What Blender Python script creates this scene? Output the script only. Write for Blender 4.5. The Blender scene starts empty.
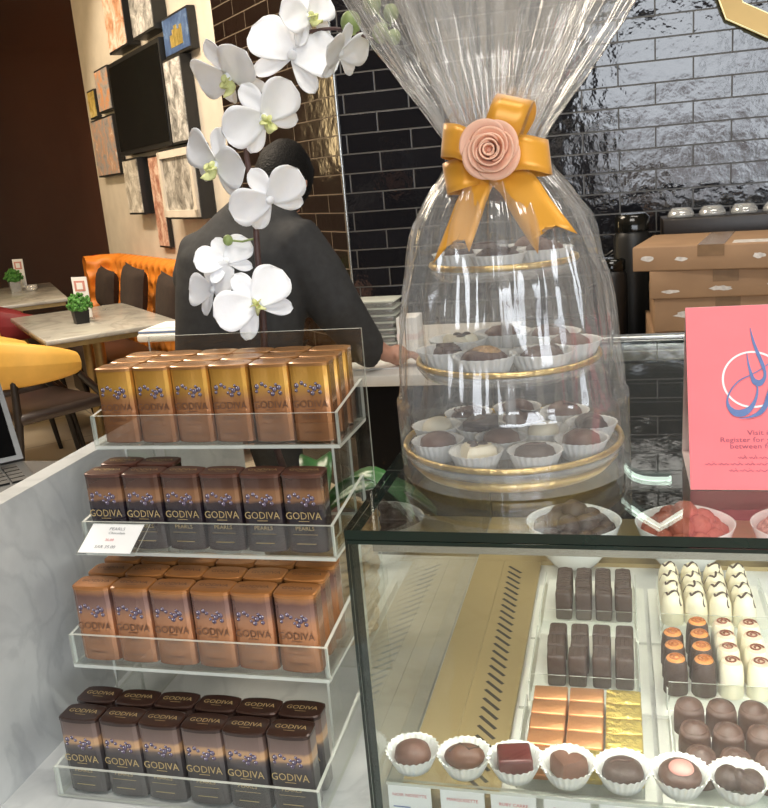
import bpy, bmesh, math, random
from mathutils import Vector, Matrix, noise
R = random.Random(11)
S = bpy.context.scene
COL = S.collection
PI = math.pi
ORD = ['first', 'second', 'third', 'fourth', 'fifth', 'sixth', 'seventh', 'eighth', 'ninth', 'tenth', 'eleventh', 'twelfth']

# ------------------------------------------------------------------ camera
FPX = 900.0
AX = Vector((0.96730964, -0.01708528, -0.25302205))   # room axes seen in camera space (x right, y down, z forward)
AY = Vector((0.2400713, -0.25980915, 0.93534217))
AZ = Vector((-0.08171803, -0.96550883, -0.24721421))
EYE = Vector((0, 0, 1.37))
cam = bpy.data.cameras.new('camera')
camo = bpy.data.objects.new('camera', cam)
COL.objects.link(camo)
cam.sensor_fit = 'HORIZONTAL'
cam.sensor_width = 36
cam.lens = 36 * FPX / 768
cam.clip_start = 0.02
rt = Vector((AX[0], AY[0], AZ[0])); up = -Vector((AX[1], AY[1], AZ[1])); fw = Vector((AX[2], AY[2], AZ[2]))
camo.matrix_world = Matrix(((rt[0], up[0], -fw[0], 0), (rt[1], up[1], -fw[1], 0), (rt[2], up[2], -fw[2], EYE[2]), (0, 0, 0, 1)))
S.camera = camo

def ray(px, py):
    d = Vector((px - 384, py - 404, FPX))
    return Vector((d.dot(AX), d.dot(AY), d.dot(AZ)))
def on(px, py, n, c):           # point of the plane n.p = c seen at a pixel
    d = ray(px, py); n = Vector(n)
    return EYE + d * ((c - n.dot(EYE)) / n.dot(d))
def onY(px, py, y): return on(px, py, (0, 1, 0), y)
def onZ(px, py, z): return on(px, py, (0, 0, 1), z)

# ------------------------------------------------------------------ materials
def nt(name):
    m = bpy.data.materials.new(name); m.use_nodes = True
    t = m.node_tree; t.nodes.clear()
    o = t.nodes.new('ShaderNodeOutputMaterial')
    return m, t, o
def N(t, k, **kw):
    n = t.nodes.new(k)
    for a, b in kw.items():
        if a in n.inputs.keys() if False else False: pass
        setattr(n, a, b)
    return n
def rgb(c): return (c[0], c[1], c[2], 1)
def ramp(t, stops, interp='LINEAR'):
    r = t.nodes.new('ShaderNodeValToRGB'); r.color_ramp.interpolation = interp
    e = r.color_ramp.elements
    while len(e) < len(stops): e.new(0.5)
    for i, (p, c) in enumerate(stops):
        e[i].position = p; e[i].color = rgb(c)
    return r
def coords(t, kind='Object'):
    return t.nodes.new('ShaderNodeTexCoord').outputs[kind]
def pm(name, col, rough=0.5, metal=0.0, coat=0.0, var=0.12, scale=30, bump=0.0, bscale=80, spec=0.5, sub=0.0, trans=0.0, emit=None, sheen=0.0):
    m, t, o = nt(name)
    b = t.nodes.new('ShaderNodeBsdfPrincipled')
    nz = t.nodes.new('ShaderNodeTexNoise'); nz.inputs['Scale'].default_value = scale; nz.inputs['Detail'].default_value = 4
    t.links.new(coords(t), nz.inputs['Vector'])
    r = ramp(t, [(0.3, [c * (1 - var) for c in col]), (0.7, [min(1, c * (1 + var)) for c in col])])
    t.links.new(nz.outputs['Fac'], r.inputs['Fac'])
    t.links.new(r.outputs['Color'], b.inputs['Base Color'])
    b.inputs['Roughness'].default_value = rough; b.inputs['Metallic'].default_value = metal
    b.inputs['Coat Weight'].default_value = coat; b.inputs['Coat Roughness'].default_value = 0.08
    b.inputs['Specular IOR Level'].default_value = spec
    b.inputs['Sheen Weight'].default_value = sheen
    if sub: b.inputs['Subsurface Weight'].default_value = sub; b.inputs['Subsurface Radius'].default_value = (0.01, 0.008, 0.006); b.inputs['Subsurface Scale'].default_value = 0.5
    if emit: b.inputs['Emission Color'].default_value = rgb(emit[0]); b.inputs['Emission Strength'].default_value = emit[1]
    if bump:
        n2 = t.nodes.new('ShaderNodeTexNoise'); n2.inputs['Scale'].default_value = bscale; n2.inputs['Detail'].default_value = 3
        t.links.new(coords(t), n2.inputs['Vector'])
        bp = t.nodes.new('ShaderNodeBump'); bp.inputs['Strength'].default_value = bump; bp.inputs['Distance'].default_value = 0.01
        t.links.new(n2.outputs['Fac'], bp.inputs['Height']); t.links.new(bp.outputs['Normal'], b.inputs['Normal'])
    out = b.outputs[0]
    if trans:
        tr = t.nodes.new('ShaderNodeBsdfTransparent'); mx = t.nodes.new('ShaderNodeMixShader'); mx.inputs[0].default_value = trans
        t.links.new(b.outputs[0], mx.inputs[1]); t.links.new(tr.outputs[0], mx.inputs[2]); out = mx.outputs[0]
    t.links.new(out, o.inputs[0])
    return m
def clear(name, tint=(1, 1, 1), base=0.04, gain=0.9, rough=0.0, white=0.0, bump=0.0, bscale=60, glow=(1, 1, 1), stretch=1.0):
    """thin clear sheet: transparent with a mirror-like share that grows at grazing angles"""
    m, t, o = nt(name)
    lw = t.nodes.new('ShaderNodeLayerWeight'); lw.inputs['Blend'].default_value = 0.5
    pw = t.nodes.new('ShaderNodeMath'); pw.operation = 'POWER'; pw.inputs[1].default_value = 5
    t.links.new(lw.outputs['Facing'], pw.inputs[0])
    ml = t.nodes.new('ShaderNodeMath'); ml.operation = 'MULTIPLY_ADD'; ml.inputs[1].default_value = gain; ml.inputs[2].default_value = base; ml.use_clamp = True
    t.links.new(pw.outputs[0], ml.inputs[0])
    tr = t.nodes.new('ShaderNodeBsdfTransparent')
    nz = t.nodes.new('ShaderNodeTexNoise'); nz.inputs['Scale'].default_value = 9
    t.links.new(coords(t), nz.inputs['Vector'])
    r = ramp(t, [(0.3, [c * 0.985 for c in tint]), (0.7, tint)]); t.links.new(nz.outputs['Fac'], r.inputs['Fac'])
    t.links.new(r.outputs[0], tr.inputs[0])
    gl = t.nodes.new('ShaderNodeBsdfGlossy'); gl.inputs['Roughness'].default_value = rough; gl.inputs[0].default_value = rgb(glow)
    base_sh = tr.outputs[0]
    if white:
        df = t.nodes.new('ShaderNodeBsdfDiffuse'); df.inputs[0].default_value = (0.9, 0.9, 0.88, 1)
        m0 = t.nodes.new('ShaderNodeMixShader'); m0.inputs[0].default_value = white
        t.links.new(tr.outputs[0], m0.inputs[1]); t.links.new(df.outputs[0], m0.inputs[2]); base_sh = m0.outputs[0]
    if bump:
        n2 = t.nodes.new('ShaderNodeTexNoise'); n2.inputs['Scale'].default_value = bscale; n2.inputs['Detail'].default_value = 2
        mp = t.nodes.new('ShaderNodeMapping'); mp.inputs['Scale'].default_value = (1, 1, stretch); t.links.new(coords(t), mp.inputs[0])
        t.links.new(mp.outputs[0], n2.inputs['Vector'])
        bp = t.nodes.new('ShaderNodeBump'); bp.inputs['Strength'].default_value = bump; bp.inputs['Distance'].default_value = 0.01
        t.links.new(n2.outputs['Fac'], bp.inputs['Height'])
        for q in (gl, lw): t.links.new(bp.outputs['Normal'], q.inputs['Normal'])
    mx = t.nodes.new('ShaderNodeMixShader')
    t.links.new(ml.outputs[0], mx.inputs[0]); t.links.new(base_sh, mx.inputs[1]); t.links.new(gl.outputs[0], mx.inputs[2])
    t.links.new(mx.outputs[0], o.inputs[0])
    return m
def zramp(name, stops, rough=0.3, metal=0.5, coat=0.6, interp='LINEAR', wobble=0.0):
    """colour laid in bands up the local height (0..0.09 m)"""
    m, t, o = nt(name)
    b = t.nodes.new('ShaderNodeBsdfPrincipled')
    sp = t.nodes.new('ShaderNodeSeparateXYZ'); c = coords(t); t.links.new(c, sp.inputs[0])
    dv = t.nodes.new('ShaderNodeMath'); dv.operation = 'MULTIPLY'; dv.inputs[1].default_value = 1 / 0.09; t.links.new(sp.outputs[2], dv.inputs[0])
    nz = t.nodes.new('ShaderNodeTexNoise'); nz.inputs['Scale'].default_value = 45; t.links.new(c, nz.inputs['Vector'])
    ad = t.nodes.new('ShaderNodeMath'); ad.operation = 'MULTIPLY_ADD'; ad.inputs[1].default_value = wobble
    t.links.new(nz.outputs['Fac'], ad.inputs[0]); t.links.new(dv.outputs[0], ad.inputs[2])
    r = ramp(t, stops, interp); t.links.new(ad.outputs[0], r.inputs[0])
    t.links.new(r.outputs[0], b.inputs['Base Color'])
    b.inputs['Roughness'].default_value = rough; b.inputs['Metallic'].default_value = metal; b.inputs['Coat Weight'].default_value = coat; b.inputs['Coat Roughness'].default_value = 0.1
    t.links.new(b.outputs[0], o.inputs[0])
    return m
def marble(name, base=(0.78, 0.79, 0.78), vein=(0.42, 0.44, 0.45), scale=5.0, rough=0.25, amount=0.5):
    m, t, o = nt(name)
    b = t.nodes.new('ShaderNodeBsdfPrincipled'); c = coords(t)
    n1 = t.nodes.new('ShaderNodeTexNoise'); n1.inputs['Scale'].default_value = scale; n1.inputs['Detail'].default_value = 8; n1.inputs['Distortion'].default_value = 1.2
    t.links.new(c, n1.inputs['Vector'])
    r1 = ramp(t, [(0.42, base), (0.49, [a * (1 - amount) + v * amount for a, v in zip(base, vein)]), (0.53, base)]); t.links.new(n1.outputs['Fac'], r1.inputs[0])
    n2 = t.nodes.new('ShaderNodeTexNoise'); n2.inputs['Scale'].default_value = scale * 1.7; n2.inputs['Detail'].default_value = 6
    t.links.new(c, n2.inputs['Vector'])
    r2 = ramp(t, [(0.3, (0.78, 0.79, 0.8)), (0.65, (1, 1, 1))]); t.links.new(n2.outputs['Fac'], r2.inputs[0])
    mx = t.nodes.new('ShaderNodeMix'); mx.data_type = 'RGBA'; mx.blend_type = 'MULTIPLY'; mx.inputs[0].default_value = 1
    t.links.new(r1.outputs[0], mx.inputs[6]); t.links.new(r2.outputs[0], mx.inputs[7])
    t.links.new(mx.outputs[2], b.inputs['Base Color']); b.inputs['Roughness'].default_value = rough
    t.links.new(b.outputs[0], o.inputs[0])
    return m
TW, TH = 0.255, 0.0741
def tiles(name, col, mortar, x0=0.0, z0=0.0, bump=0.25, rough=0.06, spec=0.6, msz=0.0028, bscale=14):
    m, t, o = nt(name)
    b = t.nodes.new('ShaderNodeBsdfPrincipled')
    c = coords(t); sp = t.nodes.new('ShaderNodeSeparateXYZ'); t.links.new(c, sp.inputs[0])
    ax = t.nodes.new('ShaderNodeMath'); ax.inputs[1].default_value = -x0; t.links.new(sp.outputs[0], ax.inputs[0])
    az = t.nodes.new('ShaderNodeMath'); az.inputs[1].default_value = -z0; t.links.new(sp.outputs[2], az.inputs[0])
    cb = t.nodes.new('ShaderNodeCombineXYZ'); t.links.new(ax.outputs[0], cb.inputs[0]); t.links.new(az.outputs[0], cb.inputs[1])
    br = t.nodes.new('ShaderNodeTexBrick'); br.offset = 0.5
    br.inputs['Scale'].default_value = 1; br.inputs['Brick Width'].default_value = TW; br.inputs['Row Height'].default_value = TH
    br.inputs['Mortar Size'].default_value = msz; br.inputs['Mortar Smooth'].default_value = 0.25
    br.inputs['Color1'].default_value = rgb(col); br.inputs['Color2'].default_value = rgb([k * 0.75 for k in col]); br.inputs['Mortar'].default_value = rgb(mortar)
    t.links.new(cb.outputs[0], br.inputs['Vector'])
    t.links.new(br.outputs['Color'], b.inputs['Base Color'])
    nz = t.nodes.new('ShaderNodeTexNoise'); nz.inputs['Scale'].default_value = bscale; nz.inputs['Detail'].default_value = 3.5
    t.links.new(c, nz.inputs['Vector'])
    ma = t.nodes.new('ShaderNodeMath'); ma.operation = 'MULTIPLY_ADD'; ma.inputs[1].default_value = -1.2
    t.links.new(br.outputs['Fac'], ma.inputs[0]); t.links.new(nz.outputs['Fac'], ma.inputs[2])
    bp = t.nodes.new('ShaderNodeBump'); bp.inputs['Strength'].default_value = bump; bp.inputs['Distance'].default_value = 0.012
    t.links.new(ma.outputs[0], bp.inputs['Height']); t.links.new(bp.outputs[0], b.inputs['Normal'])
    rr = t.nodes.new('ShaderNodeMath'); rr.operation = 'MULTIPLY_ADD'; rr.inputs[1].default_value = 0.5; rr.inputs[2].default_value = rough
    t.links.new(br.outputs['Fac'], rr.inputs[0]); t.links.new(rr.outputs[0], b.inputs['Roughness'])
    b.inputs['Specular IOR Level'].default_value = spec
    t.links.new(b.outputs[0], o.inputs[0])
    return m
def photo(name, stops, scale=7, dist=1.5, seed=0.0):
    """a printed picture seen only as patches of colour"""
    m, t, o = nt(name)
    b = t.nodes.new('ShaderNodeBsdfPrincipled'); c = coords(t)
    mp = t.nodes.new('ShaderNodeMapping'); mp.inputs['Location'].default_value = (seed, seed * 2, seed); t.links.new(c, mp.inputs[0])
    nz = t.nodes.new('ShaderNodeTexNoise'); nz.inputs['Scale'].default_value = scale; nz.inputs['Detail'].default_value = 10; nz.inputs['Roughness'].default_value = 0.72; nz.inputs['Distortion'].default_value = dist
    t.links.new(mp.outputs[0], nz.inputs['Vector'])
    r = ramp(t, stops); t.links.new(nz.outputs['Fac'], r.inputs[0])
    t.links.new(r.outputs[0], b.inputs['Base Color']); b.inputs['Roughness'].default_value = 0.35
    t.links.new(b.outputs[0], o.inputs[0])
    return m

M = {}
M['acrylic'] = clear('clear_acrylic', (0.965, 0.975, 0.965), 0.05, 0.9)
M['acrylic_lit_edge'] = pm('acrylic_lit_edge', (0.74, 0.77, 0.7), 0.25, var=0.05, trans=0.35)  # pale colour stands in for light caught in the cut edges
M['glass'] = clear('case_glass', (0.955, 0.975, 0.962), 0.045, 0.95)
M['glass_edge'] = pm('dark_glass_edge', (0.006, 0.018, 0.014), 0.08, var=0.2)
M['cello'] = clear('cellophane', (0.985, 0.985, 0.985), 0.10, 0.75, 0.10, white=0.11, bump=0.5, bscale=30, stretch=0.25)
M['cello_gold'] = pm('gold_foil', (0.72, 0.52, 0.2), 0.3, 0.8, bump=0.4, bscale=90)
M['marble'] = marble('grey_marble', (0.6, 0.615, 0.61), (0.36, 0.38, 0.39), 7.0, 0.3, 0.35)
M['marble_table'] = marble('table_marble', (0.52, 0.5, 0.44), (0.3, 0.28, 0.25), 3.0, 0.2)
M['marble_case'] = marble('case_marble', (0.86, 0.86, 0.82), (0.6, 0.6, 0.58), 6.0, 0.25, 0.35)
M['black'] = pm('black_laminate', (0.004, 0.004, 0.005), 0.35, spec=0.2)
M['white_top'] = pm('white_worktop', (0.72, 0.71, 0.68), 0.3, var=0.04)
M['brown_gloss'] = pm('brown_lacquer', (0.046, 0.016, 0.009), 0.09, var=0.15, scale=2, bump=0.03, bscale=2, coat=0.3)
M['plaster'] = pm('warm_plaster', (0.62, 0.56, 0.47), 0.8, var=0.08, scale=6, bump=0.1, bscale=40)
M['ceiling'] = pm('ceiling_paint', (0.55, 0.52, 0.48), 0.9, var=0.03)
M['dark_wall'] = pm('dark_paint', (0.02, 0.02, 0.022), 0.6)
M['paper'] = pm('white_paper', (0.86, 0.86, 0.84), 0.7, var=0.03)
M['cup'] = pm('waxed_paper', (0.84, 0.84, 0.8), 0.6, var=0.03, sub=0.1)
M['choc_dark'] = pm('dark_chocolate', (0.05, 0.027, 0.021), 0.52, var=0.2, scale=60, bump=0.15, bscale=220)
M['choc_milk'] = pm('milk_chocolate', (0.125, 0.055, 0.035), 0.5, var=0.15, scale=60, bump=0.1, bscale=150)
M['choc_mid'] = pm('plain_chocolate', (0.08, 0.038, 0.027), 0.5, var=0.15, scale=60, bump=0.1, bscale=150)
M['choc_red'] = pm('ruby_dark_chocolate', (0.085, 0.014, 0.014), 0.3, var=0.2)
M['choc_white'] = pm('white_chocolate', (0.82, 0.76, 0.58), 0.4, var=0.04, sub=0.15)
M['caramel'] = pm('caramel_swirl', (0.62, 0.24, 0.06), 0.4, var=0.2, scale=200)
M['pink'] = pm('pink_cream', (0.62, 0.28, 0.24), 0.5, var=0.08)
M['nut'] = pm('chopped_nuts', (0.42, 0.26, 0.12), 0.7, var=0.4, scale=300, bump=0.6, bscale=300)
M['foil_copper'] = pm('copper_foil', (0.78, 0.36, 0.16), 0.32, 0.75, var=0.08, bump=0.12, bscale=120)
M['foil_gold'] = pm('yellow_foil', (0.72, 0.55, 0.16), 0.3, 0.8, var=0.2, bump=0.5, bscale=160)
M['tray'] = pm('milky_tray_plastic', (0.8, 0.8, 0.74), 0.3, var=0.03)
M['vent'] = pm('bronze_sheet', (0.42, 0.32, 0.155), 0.38, 0.35, var=0.08, scale=4)
M['slot'] = pm('slot_shadow_black', (0.01, 0.009, 0.008), 0.6)
M['porcelain'] = pm('white_porcelain', (0.8, 0.82, 0.83), 0.15, var=0.02, coat=0.5)
M['satin'] = pm('gold_satin', (0.78, 0.36, 0.03), 0.34, 0.15, var=0.06, scale=15, sheen=0.4)
M['rose'] = pm('salmon_foam', (0.83, 0.48, 0.34), 0.6, var=0.05, sub=0.2)
M['petal'] = pm('white_petal', (0.91, 0.91, 0.92), 0.55, var=0.02, scale=60, bump=0.05, bscale=140, sub=0.2)
M['lip'] = pm('yellow_green_lip', (0.66, 0.68, 0.3), 0.5, var=0.2, scale=120)
M['lip_pink'] = pm('pink_throat', (0.5, 0.16, 0.24), 0.5, var=0.4, scale=200)
M['stem'] = pm('brown_stem', (0.085, 0.045, 0.04), 0.5, var=0.25, scale=60)
M['bud'] = pm('green_bud', (0.23, 0.3, 0.1), 0.45, var=0.2)
M['leaf'] = pm('orchid_leaf_green', (0.035, 0.12, 0.035), 0.3, var=0.3)
M['wicker'] = pm('woven_straw', (0.46, 0.27, 0.09), 0.6, var=0.3, scale=120)
M['coral'] = pm('coral_card', (0.93, 0.205, 0.225), 0.55, var=0.03)
M['card_back'] = pm('pale_card', (0.85, 0.74, 0.72), 0.6, var=0.02)
M['ink'] = pm('maroon_ink', (0.42, 0.1, 0.15), 0.6)
M['ink_grey'] = pm('grey_ink', (0.14, 0.14, 0.16), 0.6)
M['ink_red'] = pm('red_ink', (0.6, 0.1, 0.1), 0.6)
M['blue'] = pm('slate_blue_print', (0.12, 0.2, 0.42), 0.5, var=0.15, scale=90)
M['card_white'] = pm('white_print', (0.95, 0.88, 0.86), 0.5, var=0.02)
M['cardboard'] = pm('brown_cardboard', (0.33, 0.2, 0.11), 0.75, var=0.08, scale=12)
M['tape'] = pm('torn_white_paper', (0.62, 0.58, 0.54), 0.6, var=0.25, scale=60)
M['suit'] = pm('charcoal_suit_cloth', (0.028, 0.029, 0.031), 0.85, var=0.2, scale=40, bump=0.1, bscale=12)
M['skin'] = pm('skin', (0.46, 0.25, 0.18), 0.5, var=0.08, sub=0.15)
M['hair'] = pm('black_hair', (0.004, 0.0035, 0.0035), 0.6, spec=0.2, var=0.3, scale=150, bump=0.5, bscale=160)
M['sofa'] = pm('orange_leather', (0.72, 0.23, 0.025), 0.45, var=0.1, scale=8)
M['cushion'] = pm('dark_brown_velvet', (0.028, 0.016, 0.011), 0.9, var=0.2)
M['yellow'] = pm('mustard_upholstery', (0.74, 0.42, 0.08), 0.6, var=0.08, scale=14)
M['burgundy'] = pm('burgundy_upholstery', (0.2, 0.012, 0.015), 0.6, var=0.1)
M['seat'] = pm('dark_leather', (0.04, 0.026, 0.022), 0.4, var=0.15)
M['leg'] = pm('dark_wood', (0.022, 0.016, 0.013), 0.4, var=0.2)
M['brass'] = pm('brushed_brass', (0.5, 0.36, 0.16), 0.35, 0.8, var=0.1)
M['chrome'] = pm('brushed_steel', (0.6, 0.61, 0.6), 0.25, 0.9, var=0.04)
M['tv'] = pm('screen_glass', (0.006, 0.006, 0.005), 0.12, var=0.05)
M['frame_black'] = pm('black_frame', (0.008, 0.008, 0.008), 0.4)
M['grass'] = pm('plant_green', (0.06, 0.2, 0.03), 0.6, var=0.45, scale=120)
M['rubber'] = pm('grey_aluminium', (0.1, 0.105, 0.11), 0.4, 0.5)
M['clearplastic'] = clear('clear_plastic', (0.93, 0.93, 0.92), 0.1, 0.8, 0.1, white=0.25)
M['sign'] = pm('gold_sign_face', (0.62, 0.43, 0.16), 0.4, 0.2, var=0.1, scale=6)
M['neon'] = pm('lit_sign_edge', (0.9, 0.9, 0.6), 0.4, emit=((0.95, 0.9, 0.5), 0.55))
M['pearl'] = pm('purple_pearl', (0.075, 0.05, 0.09), 0.12, var=0.3, scale=400, coat=1)
M['pearl_hi'] = pm('pearl_highlight', (0.75, 0.7, 0.8), 0.2, var=0.1)  # painted highlight dot on each printed pearl
M['gold_ink'] = pm('gold_ink', (0.56, 0.42, 0.2), 0.35, 0.5, var=0.1)
M['brown_ink'] = pm('brown_ink', (0.1, 0.045, 0.025), 0.5)

# ------------------------------------------------------------------ mesh building
_tx = {}
def text_geo(s, size):
    k = (s, size)
    if k not in _tx:
        cu = bpy.data.curves.new('t', 'FONT'); cu.body = s; cu.size = size; cu.align_x = 'CENTER'; cu.align_y = 'CENTER'; cu.resolution_u = 2
        ob = bpy.data.objects.new('t', cu); COL.objects.link(ob)
        dg = bpy.context.evaluated_depsgraph_get()
        me = bpy.data.meshes.new_from_object(ob.evaluated_get(dg))
        _tx[k] = ([v.co.copy() for v in me.vertices], [tuple(p.vertices) for p in me.polygons])
        bpy.data.objects.remove(ob); bpy.data.meshes.remove(me); bpy.data.curves.remove(cu)
    return _tx[k]

class MB:
    def __init__(s): s.v = []; s.f = []; s.m = []; s.s = []
    def add(s, vs, fs, mi=0, smooth=False, mat=None):
        b = len(s.v)
        s.v += [(mat @ Vector(v)) if mat else Vector(v) for v in vs]
        for f in fs: s.f.append(tuple(b + i for i in f)); s.m.append(mi); s.s.append(smooth)
    def box(s, lo, hi, mi=0, mat=None, bev=0.0, edge=None, seg=2):
        """axis box; edge = (axis, material) gives the narrow side faces another material than the two faces across axis"""
        x0, y0, z0 = lo; x1, y1, z1 = hi
        if bev:
            bm = bmesh.new(); bmesh.ops.create_cube(bm, size=1)
            for v in bm.verts: v.co = Vector(((x0 + x1) / 2 + v.co.x * (x1 - x0), (y0 + y1) / 2 + v.co.y * (y1 - y0), (z0 + z1) / 2 + v.co.z * (z1 - z0)))
            bmesh.ops.bevel(bm, geom=bm.edges[:], offset=bev, segments=seg, affect='EDGES', profile=0.5)
            bm.verts.index_update()
            s.add([v.co.copy() for v in bm.verts], [[v.index for v in f.verts] for f in bm.faces], mi, True, mat); bm.free(); return
        vs = [(x0, y0, z0), (x1, y0, z0), (x1, y1, z0), (x0, y1, z0), (x0, y0, z1), (x1, y0, z1), (x1, y1, z1), (x0, y1, z1)]
        fs = [(0, 3, 2, 1), (4, 5, 6, 7), (0, 1, 5, 4), (2, 3, 7, 6), (1, 2, 6, 5), (3, 0, 4, 7)]
        fa = [2, 2, 1, 1, 0, 0]
        b = len(s.v); s.v += [(mat @ Vector(v)) if mat else Vector(v) for v in vs]
        for f, a in zip(fs, fa):
            s.f.append(tuple(b + i for i in f)); s.m.append(edge[1] if edge and a != edge[0] else mi); s.s.append(False)
    def loft(s, rings, mi=0, smooth=True, cap0=True, cap1=True, mat=None, closed=True):
        n = len(rings[0]); vs = [p for r in rings for p in r]; fs = []
        for i in range(len(rings) - 1):
            for j in range(n if closed else n - 1):
                k = (j + 1) % n
                fs.append((i * n + j, i * n + k, (i + 1) * n + k, (i + 1) * n + j))
        s.add(vs, fs, mi, smooth, mat)
        if cap0: s.add(rings[0], [tuple(range(n))[::-1]], mi, False, mat)
        if cap1: s.add(rings[-1], [tuple(range(n))], mi, False, mat)
    def lathe(s, prof, n=24, mi=0, c=(0, 0, 0), smooth=True, cap0=False, cap1=False, mat=None, flute=0.0, nf=0, sx=1.0, sy=1.0):
        rings = []
        for (r, z, *fl) in prof:
            a = fl[0] if fl else 0.0
            rings.append([Vector((c[0] + sx * r * (1 + a * math.cos(nf * 2 * PI * j / n)) * math.cos(2 * PI * j / n), c[1] + sy * r * (1 + a * math.cos(nf * 2 * PI * j / n)) * math.sin(2 * PI * j / n), c[2] + z)) for j in range(n)])
        s.loft(rings, mi, smooth, cap0, cap1, mat)
    def tube(s, pts, rad, n=8, mi=0, caps=True, mat=None):
        pts = [Vector(p) for p in pts]; rs = rad if isinstance(rad, (list, tuple)) else [rad] * len(pts)
        rings = []; u = None
        for i, p in enumerate(pts):
            d = (pts[min(i + 1, len(pts) - 1)] - pts[max(i - 1, 0)]).normalized()
            if u is None: u = d.orthogonal().normalized()
            u = (u - d * u.dot(d)).normalized(); w = d.cross(u)
            rings.append([p + (u * math.cos(2 * PI * j / n) + w * math.sin(2 * PI * j / n)) * rs[i] for j in range(n)])
        s.loft(rings, mi, True, caps, caps, mat)
    def ball(s, c, r, mi=0, n=12, k=8, mat=None):
        r = r if isinstance(r, (list, tuple)) else (r, r, r)
        rings = []
        for i in range(k + 1):
            a = -PI / 2 + PI * i / k; q = max(math.cos(a), 0.02)
            rings.append([Vector((c[0] + r[0] * q * math.cos(2 * PI * j / n), c[1] + r[1] * q * math.sin(2 * PI * j / n), c[2] + r[2] * math.sin(a))) for j in range(n)])
        s.loft(rings, mi, True, True, True, mat)
    def prism(s, poly, d0, d1, mat=None, mi=0, mi_side=None, smooth=False):
        """polygon in local XY, from z=d0 to z=d1"""
        n = len(poly); a = [(p[0], p[1], d0) for p in poly]; b = [(p[0], p[1], d1) for p in poly]
        s.add(a, [tuple(range(n))[::-1]], mi, False, mat); s.add(b, [tuple(range(n))], mi, False, mat)
        s.add(a + b, [(i, (i + 1) % n, n + (i + 1) % n, n + i) for i in range(n)], mi if mi_side is None else mi_side, smooth, mat)
    def ribbon(s, pts, w, mi=0, mat=None, th=0.0):
        """flat strip along local XY points with widths w"""
        L = []; Rr = []
        for i, p in enumerate(pts):
            p = Vector((p[0], p[1])); a = Vector(pts[max(i - 1, 0)][:2]); b = Vector(pts[min(i + 1, len(pts) - 1)][:2])
            d = (b - a).normalized(); nn = Vector((-d.y, d.x)) * w[i] / 2
            L.append((p.x + nn.x, p.y + nn.y, th)); Rr.append((p.x - nn.x, p.y - nn.y, th))
        n = len(pts); s.add(Rr + L, [(i, i + 1, n + i + 1, n + i) for i in range(n - 1)], mi, False, mat)
    def text(s, st, size, mat, mi=0, wide=1.0):
        v, f = text_geo(st, size)
        s.add([(p.x * wide, p.y, 0) for p in v], f, mi, False, mat)
    def sheet(s, grid, mi=0, smooth=True, mat=None, th=0.0):
        """grid[i][j] of points; th > 0 gives the sheet thickness along its normals"""
        a, b = len(grid), len(grid[0]); P = [[Vector(p) for p in r] for r in grid]
        fs = [(i * b + j, i * b + j + 1, (i + 1) * b + j + 1, (i + 1) * b + j) for i in range(a - 1) for j in range(b - 1)]
        if not th: s.add([p for r in P for p in r], fs, mi, smooth, mat); return
        T = []; Bt = []
        for i in range(a):
            for j in range(b):
                du = P[min(i + 1, a - 1)][j] - P[max(i - 1, 0)][j]; dv = P[i][min(j + 1, b - 1)] - P[i][max(j - 1, 0)]
                nn = du.cross(dv); nn = nn.normalized() if nn.length > 1e-12 else Vector((0, 0, 1))
                T.append(P[i][j] + nn * th / 2); Bt.append(P[i][j] - nn * th / 2)
        k = a * b; fs2 = list(fs) + [tuple(k + q for q in f[::-1]) for f in fs]
        per = [j for j in range(b)] + [i * b + b - 1 for i in range(1, a)] + [(a - 1) * b + j for j in range(b - 2, -1, -1)] + [i * b for i in range(a - 2, 0, -1)]
        fs2 += [(per[i], k + per[i], k + per[(i + 1) % len(per)], per[(i + 1) % len(per)]) for i in range(len(per))]
        s.add(T + Bt, fs2, mi, smooth, mat)
    def mesh(s, name, mats):
        me = bpy.data.meshes.new(name); me.from_pydata([tuple(v) for v in s.v], [], s.f)
        for m in mats: me.materials.append(m)
        me.polygons.foreach_set('material_index', s.m); me.polygons.foreach_set('use_smooth', s.s)
        me.update(); return me
    def build(s, name, mats, parent=None, loc=(0, 0, 0), rz=0.0):
        if not isinstance(mats, (list, tuple)): mats = [mats]
        o = bpy.data.objects.new(name, s.mesh(name, mats)); COL.objects.link(o)
        o.location = loc; o.rotation_euler = (0, 0, rz)
        if parent: o.parent = parent
        return o
def tag(o, label, cat, group=None):
    o['label'] = label; o['category'] = cat
    if group: o['group'] = group
    return o
def thing(name, label, cat, loc=(0, 0, 0), rz=0.0, group=None):
    o = bpy.data.objects.new(name, None); COL.objects.link(o); o.location = loc; o.rotation_euler = (0, 0, rz); o.empty_display_size = 0.02
    return tag(o, label, cat, group)
def dup(root, loc, rz=0.0, label=None, group=None):
    r = root.copy(); COL.objects.link(r); r.location = loc; r.rotation_euler = (0, 0, rz)
    if label: r['label'] = label
    if group: r['group'] = group
    for ch in list(root.children):
        c = ch.copy(); COL.objects.link(c); c.parent = r
        for g in list(ch.children):
            d = g.copy(); COL.objects.link(d); d.parent = c
    return r
def struct(o): o['kind'] = 'structure'; return o
def Tm(x=0, y=0, z=0): return Matrix.Translation((x, y, z))
def basis(o, ex, ey, ez):
    return Matrix(((ex[0], ey[0], ez[0], o[0]), (ex[1], ey[1], ez[1], o[1]), (ex[2], ey[2], ez[2], o[2]), (0, 0, 0, 1)))
UPRIGHT = Matrix(((1, 0, 0, 0), (0, 0, -1, 0), (0, 1, 0, 0), (0, 0, 0, 1)))   # local XY drawn on a face that looks to -Y
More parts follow.
